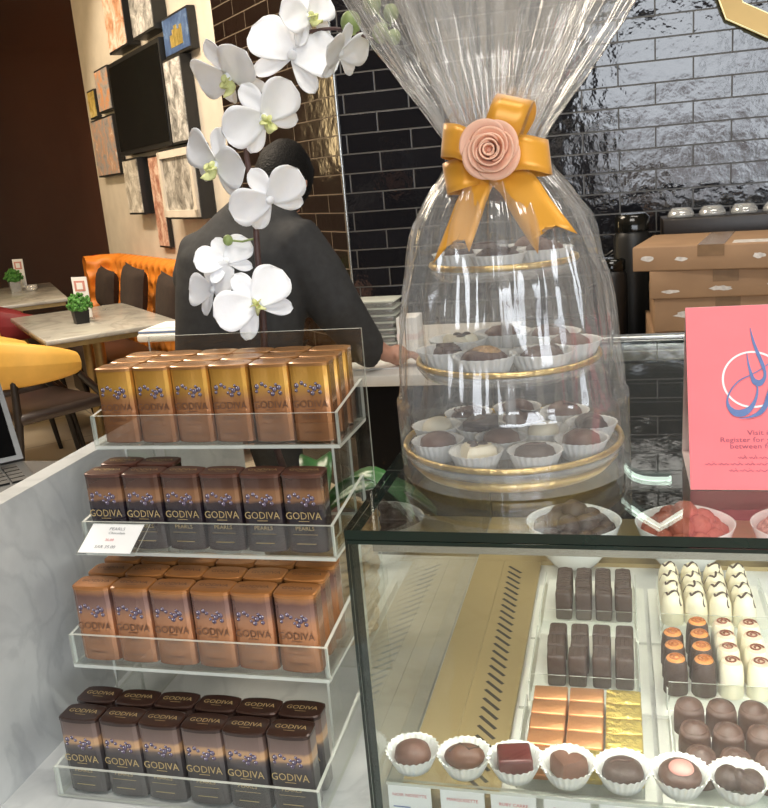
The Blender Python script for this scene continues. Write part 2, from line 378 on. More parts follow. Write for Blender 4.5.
def cat_rom(pts, n=6):
    P = [Vector(p) for p in pts]; out = []
    for i in range(len(P) - 1):
        a, b, c, d = P[max(i - 1, 0)], P[i], P[i + 1], P[min(i + 2, len(P) - 1)]
        for k in range(n):
            t = k / n
            out.append(0.5 * ((2 * b) + (c - a) * t + (2 * a - 5 * b + 4 * c - d) * t * t + (3 * b - a - 3 * c + d) * t ** 3))
    out.append(P[-1]); return out

# ------------------------------------------------------------------ room
W = 3.5                      # tiled back wall
CX = -1.037                  # its convex corner with the slanting wall
SUM = CX + W                 # slanting wall: x + y = SUM
q2 = math.sqrt(0.5)
def tvp(t, d=0.0, z=0.0):    # point t along the slanting wall, d in front of it
    return Vector((CX - q2 * t - q2 * d, W + q2 * t - q2 * d, z))
def tvt(px, py, d=0.0):      # wall coordinates (t, z) of a pixel
    p = on(px, py, (1, 1, 0), SUM - d / q2)
    return ((p.y - W - (p.x - CX)) * q2, p.z)
CEIL = 3.2
b = MB(); b.box((-9, -4, -0.1), (5, 9, 0)); fl = b.build('floor', [None]); struct(fl)
m, t, o = nt('beige_floor_tiles'); bs = t.nodes.new('ShaderNodeBsdfPrincipled'); br = t.nodes.new('ShaderNodeTexBrick'); br.offset = 0
mp = t.nodes.new('ShaderNodeMapping'); mp.inputs['Rotation'].default_value = (0, 0, PI / 4); t.links.new(coords(t), mp.inputs[0]); t.links.new(mp.outputs[0], br.inputs['Vector'])
for k, v in (('Scale', 1), ('Brick Width', 0.6), ('Row Height', 0.6), ('Mortar Size', 0.004)): br.inputs[k].default_value = v
br.inputs['Color1'].default_value = (0.74, 0.63, 0.48, 1); br.inputs['Color2'].default_value = (0.68, 0.58, 0.44, 1); br.inputs['Mortar'].default_value = (0.3, 0.25, 0.19, 1)
t.links.new(br.outputs['Color'], bs.inputs['Base Color']); bs.inputs['Roughness'].default_value = 0.3; t.links.new(bs.outputs[0], o.inputs[0]); fl.data.materials[0] = m
b = MB(); b.box((-9, -4, CEIL), (5, 9, CEIL + 0.1)); struct(b.build('ceiling', M['ceiling']))
# phases of the tile joints, read on the wall
pj = onY(655, 38, W)
tm = tiles('black_gloss_tiles', (0.012, 0.012, 0.015), (0.045, 0.043, 0.04), pj.x, pj.z, bump=0.22, rough=0.08, spec=1.0, bscale=15)
b = MB(); b.box((CX, W, 0), (5, W + 0.12, CEIL)); struct(b.build('wall_back', tm))
T1 = 1.0 * 3.5 / 3.1 + 0.03
tb = tiles('brown_gloss_tiles', (0.014, 0.007, 0.005), (0.10, 0.075, 0.05), 0.0, pj.z, bump=0.2, rough=0.1, spec=0.6, bscale=10)
ROT = -PI / 4   # local +x runs from far end towards the corner
def on_wall(mb, name, mats, t0, parent=None):
    p = tvp(t0); return mb.build(name, mats, parent, (p.x, p.y, 0), ROT)
b = MB(); b.box((0, 0, 0), (T1, 0.12, CEIL)); struct(on_wall(b, 'wall_corner', tb, T1))
T2 = 3.36 * 3.5 / 3.1
b = MB(); b.box((0, 0, 0), (T2 - T1, 0.12, CEIL)); struct(on_wall(b, 'wall_screen', M['plaster'], T2))
b = MB(); b.tube([(CX + 0.002, W - 0.002, 0), (CX + 0.002, W - 0.002, CEIL)], 0.006, 6); struct(b.build('trim_1', M['chrome']))
e = tvp(T2)                                    # brown lacquered wall turns towards the room
b = MB(); b.box((-6, 0, 0), (0, 0.12, CEIL)); o = b.build('wall_left', M['brown_gloss'], None, (e.x, e.y, 0), math.radians(-22)); struct(o)
# shop front behind the viewer: solid dark half, wide window in the other
b = MB(); b.box((-9, -3.1, 0), (-0.35, -3, CEIL)); b.box((-0.35, -3.1, 0), (5, -3, 0.75)); b.box((-0.35, -3.1, 2.9), (5, -3, CEIL))
struct(b.build('wall_front', M['dark_wall']))
b = MB()
for x in (-0.35, 1.3, 3.0, 4.94): b.box((x, -3.06, 0.75), (x + 0.06, -3.0, 2.9))
b.box((-0.35, -3.06, 0.75), (5, -3.0, 0.81)); b.box((-0.35, -3.06, 2.84), (5, -3.0, 2.9))
struct(b.build('window_1', M['frame_black']))
b = MB(); b.box((5, -4, 0), (5.1, W, CEIL)); struct(b.build('wall_right', M['plaster']))
b = MB(); b.box((-9.1, -4, 0), (-9, 9, CEIL)); struct(b.build('wall_far', M['plaster']))

# ------------------------------------------------------------------ lit sign on the tiled wall (shape read from the wall and its mirror image in the case top)
sg = [(717, -2), (725, 20), (768, 39)]
pts = [onY(x, y, W) for x, y in sg]
out = [(p.x, p.z) for p in pts]
x0, z0 = out[0]
poly = [(x0 - 0.012, z0 + 0.06), out[0], out[1], out[2], (out[2][0] + 0.22, out[2][1] - 0.03), (out[2][0] + 0.34, out[2][1] + 0.07), (out[2][0] + 0.34, out[2][1] + 0.38), (out[2][0] + 0.1, out[2][1] + 0.5), (x0 + 0.02, z0 + 0.36)]
cx = sum(p[0] for p in poly) / len(poly); cz = sum(p[1] for p in poly) / len(poly)
def shrink(pl, d):
    o = []
    for i, p in enumerate(pl):
        a, b_, c = Vector(pl[i - 1]), Vector(p), Vector(pl[(i + 1) % len(pl)])
        n1 = Vector((-(b_ - a).y, (b_ - a).x)).normalized(); n2 = Vector((-(c - b_).y, (c - b_).x)).normalized()
        k = (n1 + n2).normalized(); o.append(tuple(b_ + k * d / max(0.4, k.dot(n1))))
    return o
sgn = thing('wall_sign', 'gold outlined sign with a lit pale yellow edge on the black tiles', 'sign', (0, W, 0))
inn = shrink(poly, 0.062)
b = MB(); n = len(poly)
fr = [(p[0], -0.045, p[1]) for p in poly] + [(p[0], -0.045, p[1]) for p in inn]; bk = [(v[0], -0.004, v[2]) for v in fr]
b.add(fr, [(i, (i + 1) % n, n + (i + 1) % n, n + i) for i in range(n)]); b.add(bk, [(i, n + i, n + (i + 1) % n, (i + 1) % n) for i in range(n)])
b.add(fr[n:] + bk[n:], [(i, (i + 1) % n, n + (i + 1) % n, n + i) for i in range(n)])
b.build('face', M['sign'], sgn)
b = MB(); b.tube([(p[0], -0.04, p[1]) for p in poly + poly[:2]], 0.0038, 6); b.build('lit_edge', M['neon'], sgn)
b = MB(); b.tube([(p[0], -0.04, p[1]) for p in inn + inn[:2]], 0.004, 6); b.build('lit_edge', M['neon'], sgn)

# two more lit strokes of the sign higher on the wall (the glass top mirrors them)
M['tube_light'] = pm('lit_white_tube', (0.85, 0.95, 0.88), 0.4, emit=((0.8, 1.0, 0.86), 4.0))
for st_ in ([(0.02, 2.02), (0.045, 2.05), (0.10, 2.068), (0.187, 2.07)], [(0.007, 2.165), (0.075, 2.22), (0.145, 2.266), (0.19, 2.235), (0.24, 2.2)]):
    b = MB(); b.tube([(v[0], -0.03, v[1]) for v in (cat_rom([(x, z, 0) for x, z in st_], 5) if len(st_) == 4 else [Vector(q) for q in st_])], 0.0095, 8)
    for x, z in (st_[0], st_[-1]): b.tube([(x, -0.03, z), (x, -0.003, z)], 0.006, 6)
    b.build('lit_stroke', M['tube_light'], sgn)

# ------------------------------------------------------------------ screen wall: television and picture boxes
def wall_rect(quad, d):
    P = [tvt(x, y, d) for x, y in quad]          # order: top far, top near, bottom near, bottom far
    tf = (P[0][0] + P[3][0]) / 2; tn = (P[1][0] + P[2][0]) / 2
    return tf, tn, (P[2][1] + P[3][1]) / 2, (P[0][1] + P[1][1]) / 2
def wall_box(name, label, cat, quad, d, prints, group=None, frame=0.012):
    tf, tn, z0, z1 = wall_rect(quad, d)
    p = tvp(tf); w = tf - tn; h = z1 - z0
    r = thing(name, label, cat, (p.x, p.y, z0), ROT, group)
    b = MB(); b.box((0, -d, 0), (w, -0.004, h)); b.build('box_frame', M['frame_black'], r)
    b = MB(); b.box((frame, -d - 0.004, frame), (w - frame, -d + 0.001, h - frame)); b.build('print' if cat == 'picture' else 'screen', prints, r)
    return r
wall_box('television', 'black flat television among framed pictures on the pale wall', 'television', [(107, 67), (158, 35), (172, 143), (122, 158)], 0.07, M['tv'], frame=0.025)
G = 'framed pictures around the television'
sep = [(0.3, (0.03, 0.025, 0.02)), (0.45, (0.4, 0.36, 0.3)), (0.6, (0.8, 0.76, 0.68))]
grey = [(0.35, (0.05, 0.05, 0.05)), (0.5, (0.35, 0.34, 0.32)), (0.62, (0.75, 0.73, 0.7))]
pics = [
 ('pink and brown printed picture at the top beside the brown wall', [(101, -22), (118, -36), (126, 43), (108, 59)], 0.08, [(0.3, (0.2, 0.06, 0.03)), (0.45, (0.65, 0.35, 0.2)), (0.6, (0.88, 0.75, 0.66))]),
 ('black and white crowd picture hanging directly above the television', [(128, -18), (147, -32), (154, 24), (132, 46)], 0.08, grey),
 ('blue picture of a golden building beside the upper television corner', [(161, 21), (186, 4), (192, 47), (167, 60)], 0.045, [(0.3, (0.02, 0.04, 0.11)), (0.5, (0.07, 0.13, 0.28)), (0.7, (0.3, 0.42, 0.6))]),
 ('grey portrait picture beside the television on the orchid side', [(164, 61), (181, 52), (189, 140), (172, 147)], 0.065, grey),
 ('small yellow picture at the outer edge beside the brown wall', [(87, 93), (94, 87), (97, 117), (91, 121)], 0.03, [(0.3, (0.15, 0.08, 0.02)), (0.5, (0.62, 0.45, 0.12)), (0.65, (0.8, 0.7, 0.4))]),
 ('orange and white picture behind the far edge of the television', [(95, 71), (107, 64), (112, 108), (99, 116)], 0.04, [(0.3, (0.06, 0.06, 0.07)), (0.45, (0.45, 0.42, 0.4)), (0.58, (0.75, 0.3, 0.08)), (0.68, (0.85, 0.82, 0.78))]),
 ('grey and tan picture beside the lower far corner of the television', [(91, 122), (111, 113), (121, 172), (99, 180)], 0.05, [(0.3, (0.08, 0.08, 0.09)), (0.45, (0.36, 0.35, 0.36)), (0.56, (0.55, 0.3, 0.16)), (0.68, (0.8, 0.75, 0.7))]),
 ('black and white picture hanging right below the television', [(122, 160), (137, 157), (144, 213), (130, 216)], 0.08, sep),
 ('tall reddish picture low down behind the sepia frame', [(150, 157), (159, 153), (169, 245), (158, 250)], 0.03, [(0.3, (0.16, 0.05, 0.04)), (0.45, (0.5, 0.24, 0.16)), (0.6, (0.8, 0.62, 0.5))]),
 ('cream framed sepia picture above the orange sofa', [(158, 152), (192, 142), (203, 216), (169, 222)], 0.085, [(0.3, (0.05, 0.045, 0.04)), (0.45, (0.25, 0.23, 0.2)), (0.58, (0.55, 0.52, 0.47)), (0.7, (0.75, 0.72, 0.66))]),
]
for i, (lb, qd, d, st) in enumerate(pics):
    r = wall_box('framed_picture', lb, 'picture', qd, d, photo('printed_picture_%d' % i, st, 9 + (i * 3) % 5, 0.6, i * 3.7), G)
    if 'blue' in lb:
        tf, tn, z0, z1 = wall_rect(qd, d); w_ = tf - tn; h_ = z1 - z0
        for ch in r.children:
            if ch.name.startswith('print'):
                b = MB()
                for a0, a1, c1 in ((0.28, 0.38, 0.5), (0.38, 0.46, 0.62), (0.46, 0.58, 0.7), (0.58, 0.66, 0.58), (0.66, 0.76, 0.66)): b.box((w_ * a0, -d - 0.0055, h_ * 0.2), (w_ * a1 - 0.004, -d - 0.0038, h_ * c1))
                b.build('golden_facade', M['foil_gold'], ch)
    if 'cream' in lb:
        for ch in r.children:
            if ch.name.startswith('print'):
                tf, tn, z0, z1 = wall_rect(qd, d); w = tf - tn; h = z1 - z0
                b = MB()
                for a0, c0, a1, c1 in ((0.012, 0.012, 0.05, h - 0.012), (w - 0.05, 0.012, w - 0.012, h - 0.012), (0.012, 0.012, w - 0.012, 0.05), (0.012, h - 0.05, w - 0.012, h - 0.012)):
                    b.box((a0, -d - 0.02, c0), (a1, -d - 0.002, c1))
                b.build('cream_mount', M['plaster'], r)

# ------------------------------------------------------------------ dining corner
d_s = 0.72
def sofa():
    tl = tvt(84, 290, 0.36)[0]; tr_ = 0.95
    p = tvp(tl)
    r = thing('banquette_sofa', 'orange button-tufted banquette sofa along the picture wall', 'sofa', (p.x, p.y, 0), ROT)
    L = tl - tr_; H = 0.985
    # back: a short arm at the far end that curves into the run along the wall
    path = [Vector((0.05, -0.325, 0)), Vector((0.05, -0.31, 0)), Vector((0.05, -0.29, 0))]
    for k in range(1, 8):
        a = PI / 2 * k / 8; path.append(Vector((0.05 + 0.11 * (1 - math.cos(a)), -0.29 + 0.11 * math.sin(a), 0)))
    nn = 130
    for k in range(nn + 1): path.append(Vector((0.16 + (L - 0.16) * k / nn, -0.18, 0)))
    acc = [0.0]
    for k in range(1, len(path)): acc.append(acc[-1] + (path[k] - path[k - 1]).length)
    grid = []; back = []
    nz = 36
    for k, p0 in enumerate(path):
        d = (path[min(k + 1, len(path) - 1)] - path[max(k - 1, 0)]).normalized(); nrm = Vector((d.y, -d.x, 0))
        colm = []
        for j in range(nz + 1):
            v = j / nz; z = 0.3 + (H - 0.3) * v
            u_ = acc[k] / 0.12; w_ = (z - 0.3) / 0.1
            dim = 0.0
            for sft in (0, 1):
                uu = u_ + 0.5 * sft; du = uu - round(uu); dw = (w_ - sft) / 2; dw -= round(dw)
                dim = max(dim, math.exp(-((du * 0.12) ** 2 + (dw * 0.2) ** 2) / 0.0011))
            rnd = 0.05 * math.sqrt(max(0, 1 - ((v - 0.88) / 0.12) ** 2)) - 0.05 if v > 0.88 else 0
            colm.append(p0 + nrm * (0.0 - 0.045 * dim + rnd) + Vector((0, 0, z)))
        colm.append(p0 - nrm * 0.08 + Vector((0, 0, H + 0.005))); colm.append(p0 - nrm * 0.12 + Vector((0, 0, H - 0.03))); colm.append(p0 - nrm * 0.12 + Vector((0, 0, 0.0)))
        grid.append(colm)
    b = MB(); b.sheet(grid, 0, True); b.build('tufted_back', M['sofa'], r)
    b = MB(); b.box((0.14, -0.56, 0.12), (L, -0.2, 0.45), 0, None, 0.03, seg=3); b.build('seat_base', M['seat'], r)
    b = MB(); b.box((0.2, -0.5, 0), (L, -0.24, 0.12)); b.build('plinth', M['leg'], r)
    return r
sofa()
def cushion(px, py, w, h, d, label, tilt=0.15):
    p = on(px, py, (1, 1, 0), SUM - d / q2)
    b = MB(); n = 12; f = []; g = []
    for i in range(n + 1):
        a = []; c = []
        for j in range(n + 1):
            u = i / n * 2 - 1; v = j / n * 2 - 1
            bul = 0.055 * ((1 - u ** 4) * (1 - v ** 4)) ** 0.6
            ex = 1 - 0.06 * (1 - abs(u)) * v * v; ey = 1 - 0.08 * (1 - abs(v)) * u * u
            q = Vector((u * w / 2 * (1 - 0.07 * (1 - v * v)), 0, v * h / 2 * (1 - 0.07 * (1 - u * u))))
            a.append(q + Vector((0, -bul, 0))); c.append(q + Vector((0, bul, 0)))
        f.append(a); g.append(c)
    b.sheet(f, 0); b.sheet([r_[::-1] for r_ in g], 0)
    o = b.build('cushion', M['cushion'], None, (p.x, p.y, max(p.z, 0.452 + h / 2)), ROT); o.rotation_euler = (-tilt, 0.08, ROT)
    tag(o, label, 'cushion', 'dark cushions along the orange sofa')
cushion(107, 289, 0.34, 0.27, 0.31, 'dark brown cushion at the curved end of the orange sofa')
cushion(134, 291, 0.38, 0.3, 0.30, 'larger dark brown cushion behind the plant on the marble table')
cushion(171, 303, 0.36, 0.3, 0.30, 'dark brown cushion on the sofa next to the person in the suit')

TZ = 0.75
def dining_table(corners, label, legpts):
    c = sum((Vector(p) for p in corners), Vector()) / 4
    P = [Vector(p) for p in corners]; ex = ((P[1] - P[0]) + (P[2] - P[3])).normalized(); rz = math.atan2(ex.y, ex.x)
    r = thing('dining_table', label, 'table', (c.x, c.y, 0), rz, 'marble topped dining tables')
    ey = Vector((-ex.y, ex.x, 0))
    us = [abs((Vector(p) - c).dot(ex)) for p in corners]; vs = [abs((Vector(p) - c).dot(ey)) for p in corners]
    hx = sum(us) / 4; hy = sum(vs) / 4
    b = MB(); b.box((-hx, -hy, TZ - 0.025), (hx, hy, TZ), 0, None, 0.006); b.build('table_top', M['marble_table'], r)
    b = MB(); b.box((-hx + 0.02, -hy + 0.02, TZ - 0.05), (hx - 0.02, hy - 0.02, TZ - 0.026)); b.build('edge_band', M['brass'], r)
    for sx in (-0.14, 0.14):
        b = MB(); b.lathe([(0.03, 0.02), (0.03, TZ - 0.05)], 14, 0, (sx, 0, 0)); b.build('leg', M['brass'], r)
    b = MB(); b.box((-0.28, -0.115, 0), (0.28, 0.115, 0.02)); b.build('base_plate', M['brass'], r)
    return c, hx, hy
A = dining_table([onZ(12, 319, TZ), onZ(47, 343, TZ), onZ(176, 319, TZ), onZ(120, 302, TZ)], 'grey marble dining table with a plant, next to the orange sofa', None)
B = dining_table([onZ(-30, 291, TZ), onZ(-32, 312, TZ), onZ(68, 296, TZ), onZ(50, 283, TZ)], 'farther marble dining table against the brown glossy wall', None)
def plant(px, py, k, label, ball):
    p = onZ(px, py, TZ)
    r = thing('potted_plant', label, 'plant', (p.x, p.y, TZ), ROT, 'small plants on the tables')
    b = MB(); s_ = 0.048 * k
    b.loft([[Vector((sx * q, sy * q, z)) for sx, sy in ((-1, -1), (1, -1), (1, 1), (-1, 1))] for q, z in ((s_ * 0.85, 0), (s_, 0.085 * k))], 0, False); b.build('pot', M['frame_black'] if not ball else M['chrome'], r)
    b = MB()
    for i in range(110):
        a = R.random() * 2 * PI; u = R.random(); ph = math.acos(1 - 1.3 * u); d = Vector((math.sin(ph) * math.cos(a), math.sin(ph) * math.sin(a), math.cos(ph)))
        c0 = Vector((0, 0, 0.115 * k)); rr = 0.068 * k * R.uniform(0.8, 1.15); tip = c0 + d * rr; u1 = d.orthogonal().normalized() * 0.010 * k; u2 = d.cross(u1)
        b.ball(tip, 0.011 * k, 0, 6, 4)
    b.ball((0, 0, 0.11 * k), (0.062 * k, 0.062 * k, 0.055 * k), 0, 12, 8); b.build('foliage', M['grass'], r)
    return p
pA = plant(82, 323, 0.8, 'small round green plant in a black square pot on the marble table', False)
pB = plant(16, 291, 0.85, 'small green plant in a pale pot on the farther table', True)
def table_card(p, dx, dy, label):
    r = thing('table_card', label, 'card', (p.x + dx, p.y + dy, TZ), -0.15, 'little cards standing on the tables')
    b = MB(); b.box((-0.055, -0.01, 0), (0.055, 0.01, 0.012)); b.build('holder', M['clearplastic'], r)
    b = MB(); b.box((-0.05, -0.002, 0.012), (0.05, 0.002, 0.225)); b.build('sheet', M['paper'], r)
    b = MB(); b.box((-0.035, -0.0035, 0.15), (0.035, -0.0021, 0.205)); b.box((-0.02, -0.0045, 0.16), (0.02, -0.0034, 0.195), 1); b.build('pink_print', [M['pink'], M['paper']], r)
table_card(pA, -0.06, 0.13, 'white card with pink print behind the plant on the near marble table')
table_card(pB, -0.03, 0.12, 'white card with pink print behind the plant on the farther table')
pg = onZ(32, 291, TZ)
r = thing('glass_dish', 'little clear glass dish beside the plant on the farther table', 'dish', (pg.x, pg.y, TZ))
b = MB(); b.lathe([(0.03, 0.0), (0.045, 0.03), (0.04, 0.045), (0.037, 0.045), (0.04, 0.03), (0.025, 0.006)], 16, 0, (0, 0, 0), cap0=True); b.build('bowl', M['clearplastic'], r)

def make_chair(label, mat, loc, rz):
    r = thing('dining_chair', label, 'chair', loc, rz, 'upholstered chairs at the marble tables')   # faces +Y
    b = MB(); b.box((-0.235, -0.22, 0.43), (0.235, 0.2, 0.485), 0, None, 0.026, seg=3); b.build('seat', M['seat'], r)
    # wrap-around back
    grid = []
    for i in range(25):
        a = -PI * 0.62 + PI * 1.24 * i / 24; w = abs(i - 12) / 12
        x = 0.27 * math.sin(a); y = -0.02 - 0.26 * math.cos(a)
        z0 = 0.585 + 0.03 * w; z1 = 0.825 - 0.11 * w ** 2
        nrm = Vector((math.sin(a), -math.cos(a), 0))
        colm = []
        for j in range(13):
            q = j / 12 * 2 * PI
            colm.append(Vector((x, y, (z0 + z1) / 2 + math.sin(q) * (z1 - z0) / 2)) + nrm * (0.03 * math.cos(q)))
        grid.append(colm)
    b = MB(); b.sheet(grid, 0); b.add(grid[0][:-1], [tuple(range(12))]); b.add(grid[-1][:-1], [tuple(range(12))[::-1]]); b.build('backrest', mat, r)
    for sx, sy, tx, ty, top in ((-1, 1, 0.24, 0.25, 0.62), (1, 1, 0.24, 0.25, 0.62), (-1, -1, 0.21, -0.24, 0.64), (1, -1, 0.21, -0.24, 0.64)):
        b = MB(); b.tube([(sx * (tx + 0.02), ty + 0.04 * sy, 0), (sx * tx, ty * 0.9, 0.44), (sx * (0.262 if sy > 0 else 0.2), 0.07 if sy > 0 else -0.2, top)], [0.012, 0.02, 0.016], 8); b.build('leg', M['leg'], r)
    return r
pc = onZ(42, 352, 0.70)
make_chair('mustard yellow chair with dark seat beside the near marble table', M['yellow'], (pc.x - 0.03, pc.y - 0.03, 0), -0.5)
pc2 = onZ(4, 352, 0.7)
make_chair('second yellow chair partly hidden behind the first yellow chair', M['yellow'], (pc.x - 0.50, pc.y + 0.34, 0), -0.7)
pc3 = onZ(9, 325, 0.7)
make_chair('burgundy chair standing at the farther marble table', M['burgundy'], (pc3.x - 0.1, pc3.y + 0.24, 0), -0.7)

# ------------------------------------------------------------------ marble counter with the tin display
CZ = 0.747; UX = -0.65; UZ = 1.058
r = thing('marble_counter', 'grey marble counter with raised side slab under the tin display', 'counter', (0, 0, 0))
b = MB(); b.box((UX, 0.2, CZ - 0.04), (-0.222, 1.36, CZ)); b.build('worktop', M['marble'], r)
b = MB(); b.box((UX - 0.027, 0.1, 0), (UX, 1.42, UZ)); b.build('side_slab', M['marble'], r)
b = MB(); b.box((UX, 0.25, 0), (-0.222, 1.34, CZ - 0.041)); b.build('cabinet_body', M['marble'], r)
r = thing('side_desk', 'narrow desk ledge carrying the laptop behind the marble slab', 'desk', (0, 0, 0))
b = MB(); b.box((-1.5, 0.25, 0.965), (-0.79, 1.12, 0.995)); b.build('desk_top', M['leg'], r)
b = MB(); b.box((-1.45, 0.3, 0), (-0.81, 1.1, 0.965)); b.build('desk_body', M['leg'], r)
lp = thing('laptop', 'open black laptop at the outer edge behind the marble slab', 'laptop', (-0.838, 1.075, 0.996), 0.8)
b = MB(); b.box((-0.32, -0.22, 0), (0.0, 0.0, 0.016), 0, None, 0.004); b.build('base', M['rubber'], lp)
kb = MB()
for i in range(5):
    for j in range(13): kb.box((-0.305 + j * 0.0226, -0.11 + i * 0.0185, 0.0158), (-0.305 + j * 0.0226 + 0.019, -0.11 + i * 0.0185 + 0.015, 0.0185))
kb.build('keyboard', M['frame_black'], lp)
Ms = Matrix.Translation((0, 0, 0.016)) @ Matrix.Rotation(math.radians(-42), 4, 'X')
b = MB(); b.box((-0.32, -0.004, 0), (0, 0.004, 0.195), 0, Ms); b.build('lid', M['rubber'], lp)
b = MB(); b.box((-0.312, -0.0055, 0.008), (-0.008, -0.0038, 0.187), 0, Ms); b.build('screen', pm('matte_screen', (0.004, 0.004, 0.004), 0.85, spec=0.0), lp)

TIERS = [dict(z=1.09, y=0.896, n=3), dict(z=0.98, y=0.845, n=1), dict(z=0.870, y=0.787, n=3), dict(z=0.749, y=0.722, n=2)]
XR, XL = -0.298, -0.590
ac = [M['acrylic'], M['acrylic_lit_edge']]
st = thing('acrylic_display_stand', 'clear acrylic four-tier display stand holding the chocolate tins', 'display stand', (0, 0, 0))
for i, tr in enumerate(TIERS):
    z, y = tr['z'], tr['y']; dp = 0.118 if i == 0 else (0.14 if i != 3 else 0.2)
    b = MB(); yb = y + dp - 0.016
    if i < 3: b.box((XL - 0.004, y - 0.006, z - 0.004), (XR + 0.004, min(yb, 1.002), z), 0, None, 0, (2, 1))
    lip = 0.036
    b.box((XL - 0.004, y - 0.006, z), (XR + 0.004, y - 0.0025, z + lip), 0, None, 0, (1, 1))
    for xx in (XL - 0.004, XR + 0.0005):
        yk = min(yb, 1.002)
        vs = [(xx, y - 0.002, z), (xx, yk, z), (xx, yk, z + lip + 0.012), (xx, y - 0.002, z + lip)]
        vs2 = [(v[0] + 0.0035, v[1], v[2]) for v in vs]
        b.add(vs, [(0, 3, 2, 1)], 0); b.add(vs2, [(0, 1, 2, 3)], 0); b.add(vs + vs2, [(k, (k + 1) % 4, 4 + (k + 1) % 4, 4 + k) for k in range(4)], 1)
    b.build('tray', ac, st)
b = MB(); b.box((XL + 0.02, 1.004, CZ + 0.001), (XR + 0.006, 1.008, 1.197), 0, None, 0, (1, 1)); b.build('back_panel', ac, st)
for xx in (XL + 0.012, XR - 0.018):
    yz = [(0.99, 0.772), (0.99, 1.085)]
    pl = [(0.99, 0.749), (0.825, 0.749), (0.83, 0.863), (0.905, 0.863), (0.905, 0.974), (0.925, 0.974), (0.925, 1.084), (0.99, 1.084)]
    b = MB(); b.prism(pl, 0, 0.003, basis((xx, 0, 0), (0, 1, 0), (0, 0, 1), (1, 0, 0)), 0, 1); b.build('side_panel', ac, st)

# tins
TWD, TDP, TH_ = 0.0457, 0.030, 0.0895
def tin_ring(k, z, inset=0.0):
    hx, hy, ch, bow = TWD / 2 - inset, TDP / 2 - inset - 0.0015, 0.0055, 0.0018
    pts = []
    for j in range(9):
        u = -1 + j / 4; pts.append(Vector((u * (hx - ch), -hy - bow * (1 - u * u), z)))
    pts.append(Vector((hx - ch * 0.25, -hy + ch * 0.35, z))); pts.append(Vector((hx, -hy + ch, z)))
    pts.append(Vector((hx, hy - ch, z))); pts.append(Vector((hx - ch * 0.25, hy - ch * 0.35, z)))
    for j in range(9):
        u = 1 - j / 4; pts.append(Vector((u * (hx - ch), hy + bow * (1 - u * u), z)))
    pts.append(Vector((-hx + ch * 0.25, hy - ch * 0.35, z))); pts.append(Vector((-hx, hy - ch, z)))
    pts.append(Vector((-hx, -hy + ch, z))); pts.append(Vector((-hx + ch * 0.25, -hy + ch * 0.35, z)))
    return [p * k if False else p for p in pts]
tinmats = {
 'gold': zramp('gold_tin_print', [(0.0, (0.36, 0.155, 0.075)), (0.45, (0.47, 0.2, 0.085)), (0.62, (0.5, 0.23, 0.09)), (0.70, (0.66, 0.34, 0.08)), (0.78, (0.82, 0.45, 0.09)), (1.0, (0.74, 0.37, 0.07))], 0.26, 0.6, 0.6, wobble=0.1),  # yellow top band is reflected light painted into the tin colour
 'copper': zramp('copper_tin_print', [(0.0, (0.42, 0.17, 0.07)), (0.5, (0.55, 0.24, 0.11)), (0.68, (0.5, 0.24, 0.13)), (0.78, (0.3, 0.17, 0.14)), (0.92, (0.2, 0.1, 0.08)), (1.0, (0.5, 0.22, 0.08))], 0.26, 0.6, 0.6, wobble=0.1),  # dark violet upper band paints in the reflection under the shelf
 'navy': zramp('dark_tin_print', [(0.0, (0.055, 0.028, 0.025)), (0.3, (0.03, 0.018, 0.022)), (0.6, (0.022, 0.016, 0.026)), (0.68, (0.05, 0.03, 0.03)), (0.72, (0.3, 0.15, 0.075)), (0.84, (0.26, 0.125, 0.06)), (0.9, (0.1, 0.045, 0.03)), (1.0, (0.07, 0.032, 0.022))], 0.25, 0.35, 0.8, wobble=0.12),
 'charcoal': zramp('charcoal_tin_print', [(0.0, (0.06, 0.05, 0.048)), (0.45, (0.06, 0.052, 0.052)), (0.64, (0.07, 0.06, 0.062)), (0.69, (0.14, 0.1, 0.085)), (0.73, (0.55, 0.33, 0.17)), (0.8, (0.5, 0.3, 0.16)), (0.84, (0.2, 0.13, 0.11)), (1.0, (0.13, 0.085, 0.07))], 0.3, 0.3, 0.7, wobble=0.12)}
lidmats = {'gold': pm('gold_lid', (0.4, 0.19, 0.065), 0.3, 0.5, 0.5), 'copper': pm('copper_lid', (0.42, 0.17, 0.05), 0.3, 0.5, 0.5), 'navy': pm('dark_lid', (0.1, 0.038, 0.026), 0.3, 0.3, 0.6), 'charcoal': pm('charcoal_lid', (0.035, 0.016, 0.012), 0.28, 0.3, 0.6)}
